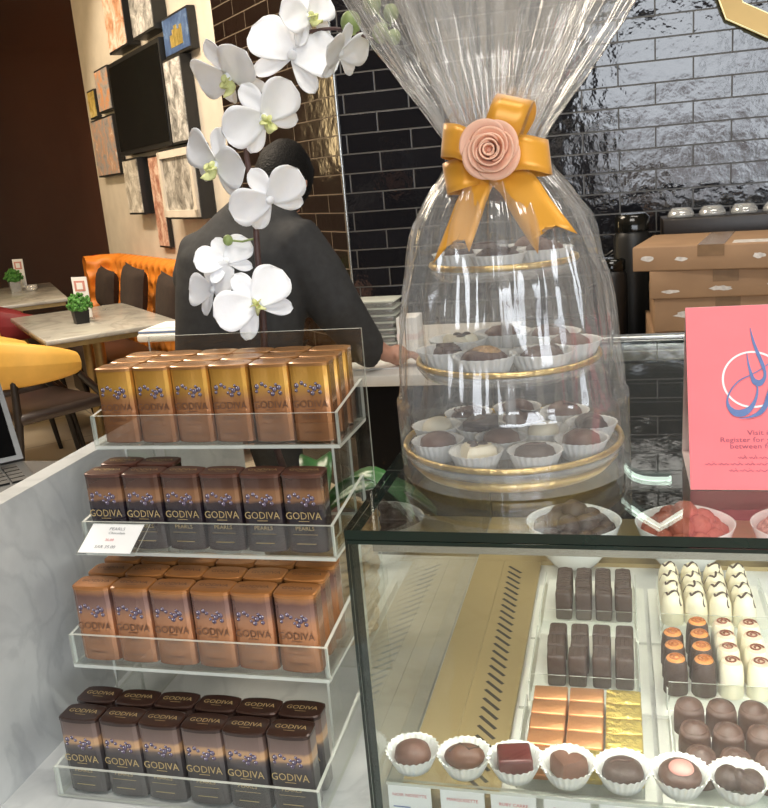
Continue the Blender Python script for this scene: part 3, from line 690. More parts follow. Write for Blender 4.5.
def make_tin(kind, label, loc, group):
    rr = random.Random(5)
    r = thing('chocolate_tin', label, 'tin', loc, 0, group)
    b = MB(); H = TH_ - 0.004
    b.loft([tin_ring(1, 0, 0.001), tin_ring(1, 0.001), tin_ring(1, H * 0.25), tin_ring(1, H * 0.5), tin_ring(1, H * 0.75), tin_ring(1, H)], 0, False, True, True)
    fy = -TDP / 2 - 0.0008
    dark = kind in ('navy', 'charcoal')
    for k, (x, z, q) in enumerate([(-0.0145, 0.064, 1), (-0.008, 0.067, 0.8), (-0.0155, 0.0585, 0.7), (-0.004, 0.0645, 0.7), (0.002, 0.0625, 0.6), (0.006, 0.0605, 1), (0.011, 0.0625, 1), (0.0035, 0.0555, 0.9), (0.012, 0.0565, 0.8), (0.008, 0.066, 0.6), (-0.0005, 0.058, 0.6)]):
        yy = fy + 0.0018 * (x / 0.018) ** 2 + 0.0006
        b.ball((x, yy, z), (0.0031 * q, 0.0013, 0.0031 * q), 2, 9, 6)
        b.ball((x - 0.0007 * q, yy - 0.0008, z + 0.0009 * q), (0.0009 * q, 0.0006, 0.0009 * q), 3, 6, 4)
    def face(z, x=0): return Tm(x, fy - 0.0003, z) @ UPRIGHT
    b.text('GODIVA', 0.0118, face(0.043), 1, 0.9)
    b.ribbon([(-0.006, 0), (0.006, 0)], [0.0007, 0.0007], 1, face(0.0372))
    b.text('PEARLS', 0.0064, face(0.0285), 1, 1.05)
    b.ribbon([(-0.014, 0), (0.014, 0)], [0.0005, 0.0005], 1, face(0.0218))
    b.ribbon([(-0.011, 0), (0.011, 0)], [0.0009, 0.0009], 1, face(0.011))
    b.build('body', [tinmats[kind], M['gold_ink'] if dark else M['brown_ink'], M['pearl'], M['pearl_hi']], r)
    b = MB(); b.loft([tin_ring(1, H, -0.0004), tin_ring(1, TH_ - 0.0008, -0.0004), tin_ring(1, TH_, 0.0012)], 0, False, False, False)
    b.add(tin_ring(1, TH_, 0.0012), [tuple(range(26))]); b.v[-26:] = [Vector((v.x, v.y, v.z)) for v in b.v[-26:]]
    b.text('GODIVA', 0.009, Tm(0, 0.001, TH_ + 0.0003), 1, 1.0); b.ribbon([(-0.006, -0.005), (0.006, -0.005)], [0.0006, 0.0006], 1, Tm(0, 0, TH_ + 0.0003))
    b.build('lid', [lidmats[kind], M['gold_ink'] if dark else M['brown_ink']], r)
    return r
tn = [('gold', 'gold tin', 'top tier'), ('navy', 'dark tin', 'second tier'), ('copper', 'copper tin', 'third tier'), ('charcoal', 'charcoal tin', 'bottom tier')]
pitch = 0.0474
for ti, (kind, lb, tier) in enumerate(tn):
    tr = TIERS[ti]; src = None
    for row in range(tr['n'] + (1 if ti == 1 else 0)):
        rn = ['front row', 'second row', 'back row'][row]
        if ti == 3 and row == 1: rn = 'back row'
        for k in range(6):
            if ti == 1 and row == 1 and k > 1: continue
            x = XL + (0.0045 if ti in (0, 3) else 0.0015) + TWD / 2 + k * pitch + R.uniform(-0.0006, 0.0006); y = tr['y'] + 0.0025 + TDP / 2 + row * 0.034 + R.uniform(0, 0.001)
            label = '%s, %s of the %s, %s from the glass case' % (lb, rn, tier, ORD[5 - k])
            rz = R.uniform(-0.03, 0.03)
            g = '%s on the %s' % (lb + 's', tier)
            if src is None: src = make_tin(kind, label, (x, y, tr['z'] + 0.0005), g); src.rotation_euler[2] = rz
            else: dup(src, (x, y, tr['z'] + 0.0005), rz, label, g)
# price card in a clip on the second tier
pcard = thing('price_card', 'white price card in a clear holder on the second tier lip', 'price card', (-0.575, TIERS[1]['y'] - 0.008, TIERS[1]['z']), 0)
Mt = Tm(0, 0, 0.036) @ Matrix.Rotation(math.radians(-58), 4, 'X')
Mt = basis((0.030, -0.036, 0.014), (1, 0, 0), (0, 0.90, 0.436), (0, -0.436, 0.90))
b = MB(); b.box((-0.036, 0, -0.0012), (0.036, 0.046, 0.0), 0, Mt, 0, (2, 1)); b.build('holder', ac, pcard)
b = MB(); b.box((-0.034, 0.002, 0.0002), (0.03, 0.044, 0.0008), 0, Mt)
b.text('PEARLS', 0.006, Mt @ Tm(0, 0.036, 0.0012), 1); b.text('Chocolate', 0.005, Mt @ Tm(0.002, 0.030, 0.0012), 1); b.text('35.00', 0.005, Mt @ Tm(-0.003, 0.02, 0.0012), 2); b.text('SAR 35.00', 0.006, Mt @ Tm(-0.004, 0.010, 0.0012), 1)
b.build('card', [M['paper'], M['ink_grey'], M['ink_red']], pcard)

# ------------------------------------------------------------------ potted orchid behind the stand
OX, OY = -0.405, 1.105
oc = thing('potted_orchid', 'white orchid with drooping blossoms in a woven basket behind the stand', 'plant', (OX, OY, CZ + 0.001))
def O(px, py, y=1.06): return onY(px, py, y) - Vector((OX, OY, CZ))
b = MB(); rows = 13
for i in range(rows):
    z = 0.006 + i * 0.013; rad = 0.062 + 0.0012 * i
    ring = [Vector(((rad + 0.003 * math.cos(14 * a + PI * (i % 2))) * math.cos(a), (rad + 0.003 * math.cos(14 * a + PI * (i % 2))) * math.sin(a), z)) for a in [2 * PI * j / 84 for j in range(85)]]
    b.tube(ring, 0.0065, 6)
b.lathe([(0.058, 0), (0.072, 0.17)], 24, 0, cap0=True)
b.lathe([(0.001, 0.155), (0.069, 0.158)], 20, 1, smooth=False)
b.build('woven_pot', [M['wicker'], M['stem']], oc)
sp = cat_rom([(-0.02, 0, 0.15), O(268, 420), O(264, 330), O(258, 260), O(254, 200), O(246, 150), O(247, 105), O(262, 66), O(290, 40), O(325, 30), O(352, 32), O(375, 40), O(390, 28)], 6)
b = MB(); b.tube(sp, [0.0052 - 0.0032 * min(1, k / (len(sp) * 0.75)) for k in range(len(sp))], 8); b.build('stem', M['stem'], oc)
b = MB(); b.tube([O(266, 400, 1.068), O(262, 330, 1.068), O(257, 250, 1.068), O(254, 215, 1.066)], 0.0028, 6); b.build('support_stake', M['stem'], oc)
def leaf(dirx, diry, ln, w, rise):
    g = []
    for i in range(13):
        u = i / 12; hw = w * math.sin(PI * min(1, u * 0.93 + 0.07)) ** 0.6
        c = Vector((dirx * ln * u, diry * ln * u, 0.165 + rise * math.sin(u * 2.2) - 0.06 * u * u)); sd = Vector((-diry, dirx, 0))
        g.append([c + sd * hw * k + Vector((0, 0, 0.012 * abs(k))) for k in (-1, -0.5, 0, 0.5, 1)])
    b = MB(); b.sheet(g, 0, True, None, 0.002); b.build('leaf', M['leaf'], oc)
leaf(0.8, -0.2, 0.18, 0.026, 0.09); leaf(0.94, 0.3, 0.165, 0.028, 0.06); leaf(-0.9, 0.3, 0.17, 0.026, 0.07); leaf(-0.3, 0.95, 0.16, 0.024, 0.08)
def petal(ln, w, cup, mi=0, b=None, mat=None, tw=0.0, nr=13, curl=0.0, neck=0.25):
    g = []
    for i in range(nr + 1):
        u = i / nr; hw = w / 2 * (neck + (1 - neck) * math.sin(min(u * 1.25, 1) * PI / 2)) * math.sqrt(max(0.0, 1 - max(0, (u - 0.45) / 0.55) ** 2.4))
        hw = max(hw, 0.0004)
        row = []
        for j in range(9):
            k = -1 + j / 4
            row.append(Vector((hw * k, ln * u, cup * (u * u * 0.5) - cup * 0.55 * k * k * (hw / (w / 2)) + curl * math.sin(u * PI) + 0.0006 * math.sin(9 * u + 5 * k))))
        g.append(row)
    b.sheet(g, 0 if mi is None else mi, True, mat, 0.0007)
def blossom(pos, face, size, roll=0.0, lip=True, pink=False, openness=1.0):
    f = Vector(face).normalized(); upv = Vector((0, 0, 1)); ex = upv.cross(f).normalized(); ey = f.cross(ex)
    c, s_ = math.cos(roll), math.sin(roll); ex, ey = ex * c + ey * s_, ey * c - ex * s_
    Mb = basis(pos, ex, ey, f)
    b = MB(); k = size
    tilt = lambda a, t_: Matrix.Rotation(a, 4, 'Z') @ Matrix.Rotation(t_, 4, 'X')
    op = 0.35 * (1 - openness)
    petal(0.46 * k, 0.30 * k, -0.05 * k, 0, b, Mb @ tilt(0, -0.05 + op) @ Tm(0, 0.02 * k, -0.012 * k))
    for a in (2.25, -2.25): petal(0.46 * k, 0.25 * k, -0.05 * k, 0, b, Mb @ tilt(a, -0.1 + op) @ Tm(0, 0.02 * k, -0.012 * k))
    for a in (1.25, -1.25): petal(0.54 * k, 0.58 * k, -0.10 * k, 0, b, Mb @ tilt(a, 0.08 + op) @ Tm(0, 0.015 * k, 0.004 * k), neck=0.3)
    b.ball((0, 0.005 * k, 0.012 * k), (0.06 * k, 0.06 * k, 0.05 * k), 0, 10, 8, Mb)
    o = b.build('blossom', M['petal'], oc)
    if lip:
        b = MB()
        b.ball((0, 0.02 * k, 0.06 * k), (0.035 * k, 0.05 * k, 0.06 * k), 0, 10, 8, Mb)
        petal(0.24 * k, 0.16 * k, 0.16 * k, 0, b, Mb @ Matrix.Rotation(PI, 4, 'Z') @ Matrix.Rotation(0.75, 4, 'X') @ Tm(0, 0.01 * k, 0.02 * k))
        for a in (2.2, -2.2): petal(0.15 * k, 0.12 * k, 0.10 * k, 0, b, Mb @ tilt(a, 0.95) @ Tm(0, 0.01 * k, 0.02 * k))
        b.ball((0, -0.03 * k, 0.05 * k), (0.03 * k, 0.03 * k, 0.03 * k), 1 if pink else 0, 8, 6, Mb)
        b.build('lip', [M['lip'], M['lip_pink']], o)
    return o
# pos, facing (x right, y away, z up)
blossom(O(229, 78, 1.045), (-0.35, -0.72, -0.55), 0.100, 0.15)
blossom(O(292, 57, 1.045), (0.35, -0.88, 0.25), 0.100, -0.4, lip=False)
blossom(O(309, 18, 1.055), (0.85, -0.5, 0.1), 0.078, 0.3)
blossom(O(340, 55, 1.05), (0.8, -0.3, -0.4), 0.074, 0.1, lip=False, openness=0.3)
blossom(O(264, 119, 1.035), (0.55, -0.75, -0.3), 0.094, 0.55)
blossom(O(216, 166, 1.035), (-0.45, -0.82, -0.15), 0.096, -0.45)
blossom(O(270, 201, 1.035), (0.42, -0.78, -0.35), 0.090, 0.45, lip=False)
blossom(O(226, 262, 1.055), (0.3, -0.75, 0.5), 0.072, 0.3, lip=False, openness=0.5)
blossom(O(213, 291, 1.05), (-0.35, -0.85, 0.2), 0.080, 0.3, lip=False)
blossom(O(256, 305, 1.025), (0.35, -0.88, 0.25), 0.096, 0.5, pink=True)
for (x, y, q) in [(351, 24, 0.0135), (381, 34, 0.0115), (372, 5, 0.012), (391, 14, 0.010), (394, 38, 0.009), (228, 241, 0.007)]:
    b = MB(); p = O(x, y); b.ball(p, (q * 0.9, q * 0.9, q), 0, 12, 8)
    near = min(sp, key=lambda v: (v - p).length); b.tube([near, (near + p) / 2 + Vector((0, 0, -0.003)), p], 0.0014, 6)
    b.build('bud', M['bud'], oc)

# ------------------------------------------------------------------ glass display case
GX0, GX1, GY0, GY1, GZ = -0.213, 0.95, 0.633, 1.375, 1.10
FZ = 0.81
ga = [M['glass'], M['glass_edge']]
cs = thing('display_case', 'glass chocolate display case with dark green glass edges', 'display case', (0, 0, 0))
b = MB(); b.box((GX0, GY0, 0.66), (GX1, GY0 + 0.008, GZ - 0.0085), 0, None, 0, (1, 1)); b.build('front_glass', ga, cs)
b = MB(); b.box((GX0, GY0 + 0.0085, 0.66), (GX0 + 0.008, GY1, GZ - 0.0085), 0, None, 0, (0, 1)); b.build('side_glass', ga, cs)
b = MB(); b.box((GX0, GY0, GZ - 0.008), (GX1, GY1, GZ), 0, None, 0, (2, 1)); b.build('top_glass', ga, cs)
b = MB(); b.box((GX0 + 0.002, GY0 - 0.001, GZ - 0.0115), (GX1, GY0 + 0.007, GZ - 0.0085), 0); b.build('seam_strip', M['glass_edge'], cs)
b = MB(); b.box((GX0, GY1 + 0.001, GZ - 0.035), (GX1, GY1 + 0.022, GZ + 0.004), 0, None, 0.002); b.build('rear_rail', M['chrome'], cs)
b = MB(); b.box((GX0 + 0.01, GY1 - 0.004, FZ), (GX1, GY1 + 0.012, GZ - 0.036)); b.build('rear_door', M['frame_black'], cs)
b = MB(); b.box((GX0 + 0.009, GY0 + 0.009, FZ - 0.05), (GX1, GY1, FZ)); b.build('floor_slab', M['marble_case'], cs)
b = MB(); b.box((GX0, GY0 + 0.01, 0), (GX1, GY1, FZ - 0.051)); b.build('cabinet', M['marble_case'], cs)
b = MB()
b.box((GX0 + 0.0095, 0.66, FZ), (-0.112, 1.199, FZ + 0.006)); b.box((-0.166, 0.66, FZ + 0.006), (-0.164, 1.199, FZ + 0.0075))
for k in range(30):
    y = 0.69 + k * 0.0165
    xs = -0.134 - 0.012 * k / 28; b.add([(xs - 0.0105, y + 0.010, FZ + 0.0064), (xs + 0.0085, y - 0.011, FZ + 0.0064), (xs + 0.0115, y - 0.0085, FZ + 0.0064), (xs - 0.0075, y + 0.0125, FZ + 0.0064)], [(0, 1, 2, 3)], 1)
b.build('side_vent', [M['vent'], M['slot']], cs)
b = MB(); b.box((GX0 + 0.0095, 1.2, FZ), (GX1, GY1 - 0.01, FZ + 0.006))
for k in range(44):
    x = -0.16 + k * 0.0135
    b.box((x, 1.235, FZ + 0.006), (x + 0.0055, 1.285, FZ + 0.0064), 1)
b.build('rear_vent', [M['vent'], M['slot']], cs)
b = MB(); b.box((GX0 + 0.02, GY0 + 0.0095, GZ - 0.022), (GX1, GY0 + 0.020, GZ - 0.0125)); b.build('lamp_strip', M['chrome'], cs)

# trays and their chocolates
TF = 0.838
def tray(x0, x1, y0, y1, label):
    r = thing('chocolate_tray', label, 'tray', ((x0 + x1) / 2, (y0 + y1) / 2, FZ + 0.0005), 0, 'trays inside the display case')
    hx, hy = (x1 - x0) / 2 - 0.001, (y1 - y0) / 2 - 0.001
    b = MB(); b.loft([[Vector((sx * (hx - i), sy * (hy - i), z)) for sx, sy in ((-1, -1), (1, -1), (1, 1), (-1, 1))] for i, z in ((0.0, 0.0), (0.0, 0.012), (0.010, 0.012), (0.014, TF - FZ - 0.0005))], 0, False); b.build('base', M['tray'], r)
    b = MB()
    b.box((-hx + 0.012, -hy + 0.010, 0.0125), (hx - 0.012, -hy + 0.0115, 0.044), 0, None, 0, (1, 1))
    b.box((-hx + 0.010, -hy + 0.010, 0.0125), (-hx + 0.0115, hy - 0.01, 0.036), 0, None, 0, (0, 1)); b.box((hx - 0.0115, -hy + 0.010, 0.0125), (hx - 0.010, hy - 0.01, 0.036), 0, None, 0, (0, 1))
    b.build('clear_rim', ac, r)
tray(-0.108, 0.027, 0.972, 1.112, 'rear tray of ridged dark chocolate bars beside the side vent')
tray(-0.108, 0.027, 0.829, 0.969, 'middle tray of plain dark chocolate bars beside the side vent')
tray(-0.108, 0.027, 0.690, 0.826, 'front tray of copper and gold foil ingots beside the side vent')
tray(0.030, 0.175, 0.972, 1.112, 'rear tray holding white domes with dark zigzag icing')
tray(0.030, 0.175, 0.829, 0.969, 'middle tray holding orange topped and white swirl chocolates')
tray(0.030, 0.175, 0.690, 0.826, 'front tray holding dark egg shaped chocolates')

def bar(ridge):
    b = MB(); w, d, h = 0.0185, 0.0235, 0.036
    b.box((-w / 2, -d / 2, 0), (w / 2, d / 2, h), 0, None, 0.003, seg=3)
    for k in range(3):
        if ridge: b.tube([(-w / 2 + 0.002, -d / 2 + 0.005 + k * 0.0065, h - 0.0006), (0, -d / 2 + 0.0065 + k * 0.0065, h + 0.0004), (w / 2 - 0.002, -d / 2 + 0.005 + k * 0.0065, h - 0.0006)], 0.0013, 6)
        else: b.tube([(-0.004 + k * 0.004, -d / 2 + 0.002, h - 0.0007), (-0.004 + k * 0.004, d / 2 - 0.002, h - 0.0007)], 0.001, 6)
    return b
rown = ['front', 'second', 'third', 'fourth']
for nm, ridge, yf, lb in (('A', True, 0.988, 'ridged dark bar'), ('B', False, 0.845, 'plain dark bar')):
    me = bar(ridge).mesh('dark_chocolate_bar', [M['choc_dark']])
    for i in range(3):
        for j in range(4):
            o = bpy.data.objects.new('dark_chocolate_bar', me); COL.objects.link(o)
            o.location = (-0.069 + j * 0.0232 + R.uniform(-0.001, 0.001), yf + 0.012 + i * 0.0245, TF); o.rotation_euler = (0, 0, R.uniform(-0.04, 0.04))
            tag(o, '%s in %s row of the %s tray, %s from the side vent' % (lb, rown[i], 'rear' if ridge else 'middle', ORD[j]), 'chocolate', lb + 's in the display case')
# foil ingots lying flat
def ingot():
    b = MB(); b.box((-0.0165, -0.0115, 0), (0.0165, 0.0115, 0.02), 0, None, 0.0016)
    b.box((-0.0169, -0.012, 0.0045), (0.0169, -0.0108, 0.006)); return b
for j, (x, k0) in enumerate(((-0.071, 'c'), (-0.036, 'c'), (-0.001, 'g'))):
    for i in range(5):
        kk = 'g' if (k0 == 'g' or (i == 0 and j == 1)) else 'c'
        o = ingot().build('foil_ingot', M['foil_copper' if kk == 'c' else 'foil_gold'], None, (x, 0.706 + i * 0.0245, TF), R.uniform(-0.02, 0.02))
        tag(o, '%s foil wrapped chocolate, %s row, %s column from the side vent' % ('copper' if kk == 'c' else 'yellow gold', (rown + ['rear'])[i], ORD[j]), 'chocolate', 'foil wrapped ingots in the front tray')
def squiggle():
    b = MB(); b.lathe([(0.0124, 0), (0.0128, 0.012), (0.0118, 0.026), (0.0090, 0.034), (0.0047, 0.0375), (0.0005, 0.0382)], 18, 0, cap0=True, cap1=True)
    P = []
    for k in range(17):
        u = -1 + k / 8; x = 0.0105 * u; y = 0.0055 * math.sin(3.2 * PI * u * 0.5) * (1 if k % 2 else 0.9); rr = math.hypot(x, y)
        z = 0.0382 - 0.015 * (rr / 0.0118) ** 2.6 if rr < 0.0118 else 0.022
        P.append((x, y, z + 0.0004))
    b.tube(P, 0.0014, 6, 1); return b
me = squiggle().mesh('white_chocolate_dome', [M['choc_white'], M['choc_dark']])
for i in range(4):
    for j in range(4):
        o = bpy.data.objects.new('white_chocolate_dome', me); COL.objects.link(o)
        o.location = (0.0555 + j * 0.0262, 0.997 + i * 0.0262, TF); o.rotation_euler = (0, 0, R.uniform(-0.5, 0.5))
        tag(o, 'white dome with dark zigzag, %s row, %s column from the dark bars' % (rown[i], ORD[j]), 'chocolate', 'white domes in the rear tray')
def topped(mb, mt, sw):
    b = MB()
    b.loft([[Vector((w * (0.86 + 0.14 * max(abs(math.cos(a)), abs(math.sin(a))) ** -2 * 0.6) * math.cos(a) * 1.0, w * (0.86 + 0.14 * max(abs(math.cos(a)), abs(math.sin(a))) ** -2 * 0.6) * math.sin(a), z)) for a in [2 * PI * k / 24 for k in range(24)]] for w, z in ((0.0128, 0), (0.0125, 0.02), (0.0115, 0.032), (0.0098, 0.0358))], 0)
    b.lathe([(0.0092, 0.0358), (0.0085, 0.0372), (0.0005, 0.0376)], 20, 1, cap1=True)
    P = [(0.0072 * (1 - k / 30) * math.cos(k * 0.42), 0.0072 * (1 - k / 30) * math.sin(k * 0.42), 0.0378) for k in range(26)]
    b.tube(P, 0.0010, 5, 2); return b
om = topped(0, 0, 0).mesh('orange_topped_chocolate', [M['choc_dark'], M['caramel'], pm('dark_caramel', (0.42, 0.13, 0.03), 0.4)])
sm = topped(0, 0, 0).mesh('white_swirl_chocolate', [M['choc_white'], pm('cocoa_cream', (0.7, 0.55, 0.4), 0.45), pm('cocoa_swirl', (0.22, 0.06, 0.03), 0.4)])
for j, (x, me, n_, lb) in enumerate(((0.0505, om, 3, 'dark chocolate with orange oval top'), (0.0775, om, 4, 'dark chocolate with orange oval top'), (0.1035, sm, 4, 'white chocolate with brown swirl top'), (0.130, sm, 4, 'white chocolate with brown swirl top'))):
    for i in range(n_):
        o = bpy.data.objects.new(me.name, me); COL.objects.link(o); o.location = (x, 0.853 + i * 0.0262, TF); o.rotation_euler = (0, 0, R.uniform(-0.15, 0.15))
        tag(o, '%s, %s row, %s column from the divider' % (lb, rown[i], ORD[j]), 'chocolate', lb + ' pieces')
def egg():
    b = MB()
    b.loft([[Vector((s_ * 0.0138 * math.cos(a), s_ * (0.0165 if math.sin(a) > 0 else 0.0125) * math.sin(a), z)) for a in [2 * PI * k / 22 for k in range(22)]] for s_, z in ((1.0, 0), (1.02, 0.012), (0.98, 0.022), (0.86, 0.0275), (0.8, 0.0268), (0.72, 0.027), (0.5, 0.031), (0.2, 0.0328))], 0); return b
me = egg().mesh('egg_chocolate', [M['choc_mid']])
for i in range(3):
    for j in range(3 if i < 2 else 3):
        o = bpy.data.objects.new('egg_chocolate', me); COL.objects.link(o); o.location = (0.0585 + j * 0.0285 + (2 - i) * 0.002, 0.7115 + i * 0.037, TF); o.rotation_euler = (0, 0, R.uniform(-0.1, 0.1))
        tag(o, 'dark egg shaped chocolate, %s row, %s from the foil ingots' % (['front', 'middle', 'rear'][i], ORD[j]), 'chocolate', 'egg shaped chocolates in the front tray')

# paper cups
def cup_mesh(rt=0.0225, rb=0.0155, h=0.017):
    b = MB(); nf = 26; n = nf * 4
    b.lathe([(0.001, 0.0008), (rb, 0.0008, 0.01), (rb + (rt - rb) * 0.5, h * 0.5, 0.025), (rt, h, 0.035), (rt + 0.0012, h + 0.0012, 0.04), (rt - 0.0002, h, 0.035), (rb + (rt - rb) * 0.5 - 0.0005, h * 0.5 + 0.0004, 0.025), (rb - 0.0005, 0.0016, 0.01), (0.001, 0.0016)], n, 0, nf=nf)
    return b.mesh('paper_cup', [M['cup']])
CUP = cup_mesh(); CUPS = cup_mesh(0.0225, 0.0160, 0.017); CUPL = cup_mesh(0.0265, 0.018, 0.02)
def praline(kind):
    b = MB(); mats = [M['choc_milk'], M['choc_dark']]
    if kind == 'round': b.lathe([(0.0125, 0), (0.0142, 0.005), (0.013, 0.011), (0.008, 0.0145), (0.0005, 0.0155)], 20, 0, cap0=True, cap1=True)
    elif kind == 'dark_round': b.lathe([(0.013, 0), (0.015, 0.005), (0.0135, 0.010), (0.009, 0.0125), (0.0005, 0.0125)], 20, 0, cap0=True, cap1=True); mats = [M['choc_dark'], M['choc_mid']]; b.tube([(-0.009, 0.003, 0.0122), (-0.003, 0.005, 0.0128), (0.004, 0.002, 0.0128), (0.009, 0.004, 0.0122)], 0.0009, 6, 1)
    elif kind == 'square': b.box((-0.0125, -0.0115, 0), (0.0125, 0.0115, 0.0155), 0, None, 0.002); mats = [M['choc_red']]
    elif kind == 'dark_square': b.box((-0.0125, -0.011, 0), (0.0125, 0.011, 0.016), 0, None, 0.002); b.tube([(-0.01, -0.004, 0.016), (0.0, 0.004, 0.0162), (0.01, -0.003, 0.016)], 0.0008, 6, 1); mats = [M['choc_dark'], M['choc_milk']]
    elif kind in ('heart', 'white_heart'):
        pl = []
        for k in range(28):
            a = 2 * PI * k / 28; pl.append((0.00088 * 16 * math.sin(a) ** 3, 0.00088 * (13 * math.cos(a) - 5 * math.cos(2 * a) - 2 * math.cos(3 * a) - math.cos(4 * a)) + 0.001))
        rings = [[Vector((x * q, y * q, z)) for x, y in pl[::-1]] for q, z in ((1, 0), (1.02, 0.006), (0.95, 0.011), (0.75, 0.0135))]
        b.loft(rings, 0); mats = [M['choc_milk'], M['choc_dark']] if kind == 'heart' else [M['choc_white'], M['choc_dark']]
        if kind == 'white_heart':
            b.ball((-0.005, 0.004, 0.0135), (0.004, 0.003, 0.0018), 1, 8, 6); b.ball((0.003, 0.005, 0.0135), (0.004, 0.003, 0.0018), 1, 8, 6); b.ball((-0.001, -0.001, 0.0135), (0.003, 0.004, 0.0018), 1, 8, 6)
    elif kind == 'oval': b.ball((0, 0, 0.0082), (0.0155, 0.0115, 0.0085), 0, 18, 10); b.tube([(-0.011, -0.003, 0.0145), (-0.003, 0.004, 0.0165), (0.004, -0.003, 0.0163), (0.011, 0.003, 0.0142)], 0.0008, 6, 1)
    elif kind == 'nutty': b.ball((0, 0, 0.0078), (0.0165, 0.011, 0.008), 0, 18, 10); b.ball((0.001, 0, 0.0115), (0.0115, 0.0075, 0.0058), 1, 14, 8); mats = [M['choc_mid'], M['nut']]
    elif kind == 'pink_top': b.ball((0, 0, 0.0075), (0.015, 0.0165, 0.008), 0, 18, 10); b.lathe([(0.0088, 0.0142), (0.008, 0.0162), (0.0005, 0.0166)], 16, 1, (0.0005, -0.002, 0), cap1=True); mats = [M['choc_mid'], M['pink']]
    elif kind == 'white_oval': b.ball((0, 0, 0.0078), (0.0155, 0.0115, 0.008), 0, 18, 10); mats = [M['choc_white']]
    elif kind == 'bow': b.ball((-0.0075, 0, 0.0072), (0.009, 0.0115, 0.0075), 0, 14, 8); b.ball((0.0075, 0, 0.0072), (0.009, 0.0115, 0.0075), 0, 14, 8); b.ball((0, 0, 0.0072), (0.006, 0.008, 0.008), 0, 12, 8); mats = [M['choc_dark']]
    elif kind == 'leafy': b.ball((0, 0, 0.0072), (0.016, 0.010, 0.0075), 0, 16, 8); [b.tube([(-0.009 + k * 0.006, -0.006, 0.0125), (-0.006 + k * 0.006, 0.006, 0.0125)], 0.0014, 6, 0) for k in range(4)]; mats = [M['choc_mid']]
    return b.mesh('praline', mats)
PR = {}
desc = {'round': 'round milk chocolate praline', 'dark_round': 'round dark chocolate praline', 'square': 'square reddish dark chocolate', 'dark_square': 'square dark chocolate', 'heart': 'milk chocolate heart', 'white_heart': 'white chocolate heart with dark pattern', 'oval': 'oval praline with piped line', 'nutty': 'oval praline topped with nuts', 'pink_top': 'dark oval with pink top', 'white_oval': 'white chocolate oval', 'bow': 'dark double-lobed chocolate', 'leafy': 'dark ridged leaf chocolate'}
def cupped(x, y, z, kind, where, group, me, rz=0.0, tilt=(0, 0), grow=1.15, lift=0.0):
    o = bpy.data.objects.new('paper_cup', me); COL.objects.link(o); o.location = (x, y, z); o.rotation_euler = (tilt[0], tilt[1], rz)
    tag(o, 'white fluted paper cup ' + where, 'paper cup', 'paper cups ' + group)
    if kind not in PR: PR[kind] = praline(kind)
    p = bpy.data.objects.new('praline', PR[kind]); COL.objects.link(p); p.location = (x, y, z + 0.0052 + lift); p.rotation_euler = (tilt[0], tilt[1], rz); p.scale = (grow,) * 3
    tag(p, desc[kind] + ' ' + where, 'chocolate', 'pralines ' + group)
# ledge behind the front glass with seven sample cups and their price cards
LZ = 0.862
lg = thing('sample_ledge', 'clear acrylic ledge behind the front glass carrying sample chocolates', 'ledge', (0, 0, 0))
b = MB(); b.box((GX0 + 0.012, GY0 + 0.011, LZ - 0.003), (0.5, 0.688, LZ), 0, None, 0, (2, 1)); b.build('shelf', ac, lg)
b = MB(); b.box((GX0 + 0.012, GY0 + 0.017, FZ + 0.001), (0.5, GY0 + 0.020, LZ - 0.0032), 0, None, 0, (1, 1)); b.build('riser', ac, lg)
fk = [((410, 765), 'round'), ((463, 768), 'oval'), ((514, 771), 'square'), ((567, 776), 'heart'), ((623, 782), 'dark_round'), ((681, 788), 'pink_top'), ((741, 793), 'bow')]
for i, ((px, py), kind) in enumerate(fk):
    p = onZ(px, py, LZ + 0.01)
    cupped(p.x, 0.6675, LZ, kind, 'on the sample ledge, %s from the case corner' % ORD[i], 'on the sample ledge', CUP, R.uniform(-0.3, 0.3))
    x0 = p.x
    b = MB(); b.box((x0 - 0.019, GY0 + 0.0125, LZ - 0.042), (x0 + 0.019, GY0 + 0.0135, LZ - 0.004), 0)
    fm = Tm(x0, GY0 + 0.0121, LZ - 0.013) @ UPRIGHT
    b.text(['NOIR NOISETTE', 'MARQUISETTE', 'RUBY CARRE', 'COEUR LAIT', 'PALET NOIR', 'FRAMBOISE', 'PAPILLON'][i], 0.0042, fm, 1); b.ribbon([(-0.015, -0.012), (0.0, -0.012)], [0.0012, 0.0012], 2, fm)
    o = b.build('price_card', [M['paper'], M['ink_red'], M['blue']]); tag(o, 'white price card below the %s sample cup from the case corner' % ORD[i], 'price card', 'price cards behind the front glass')

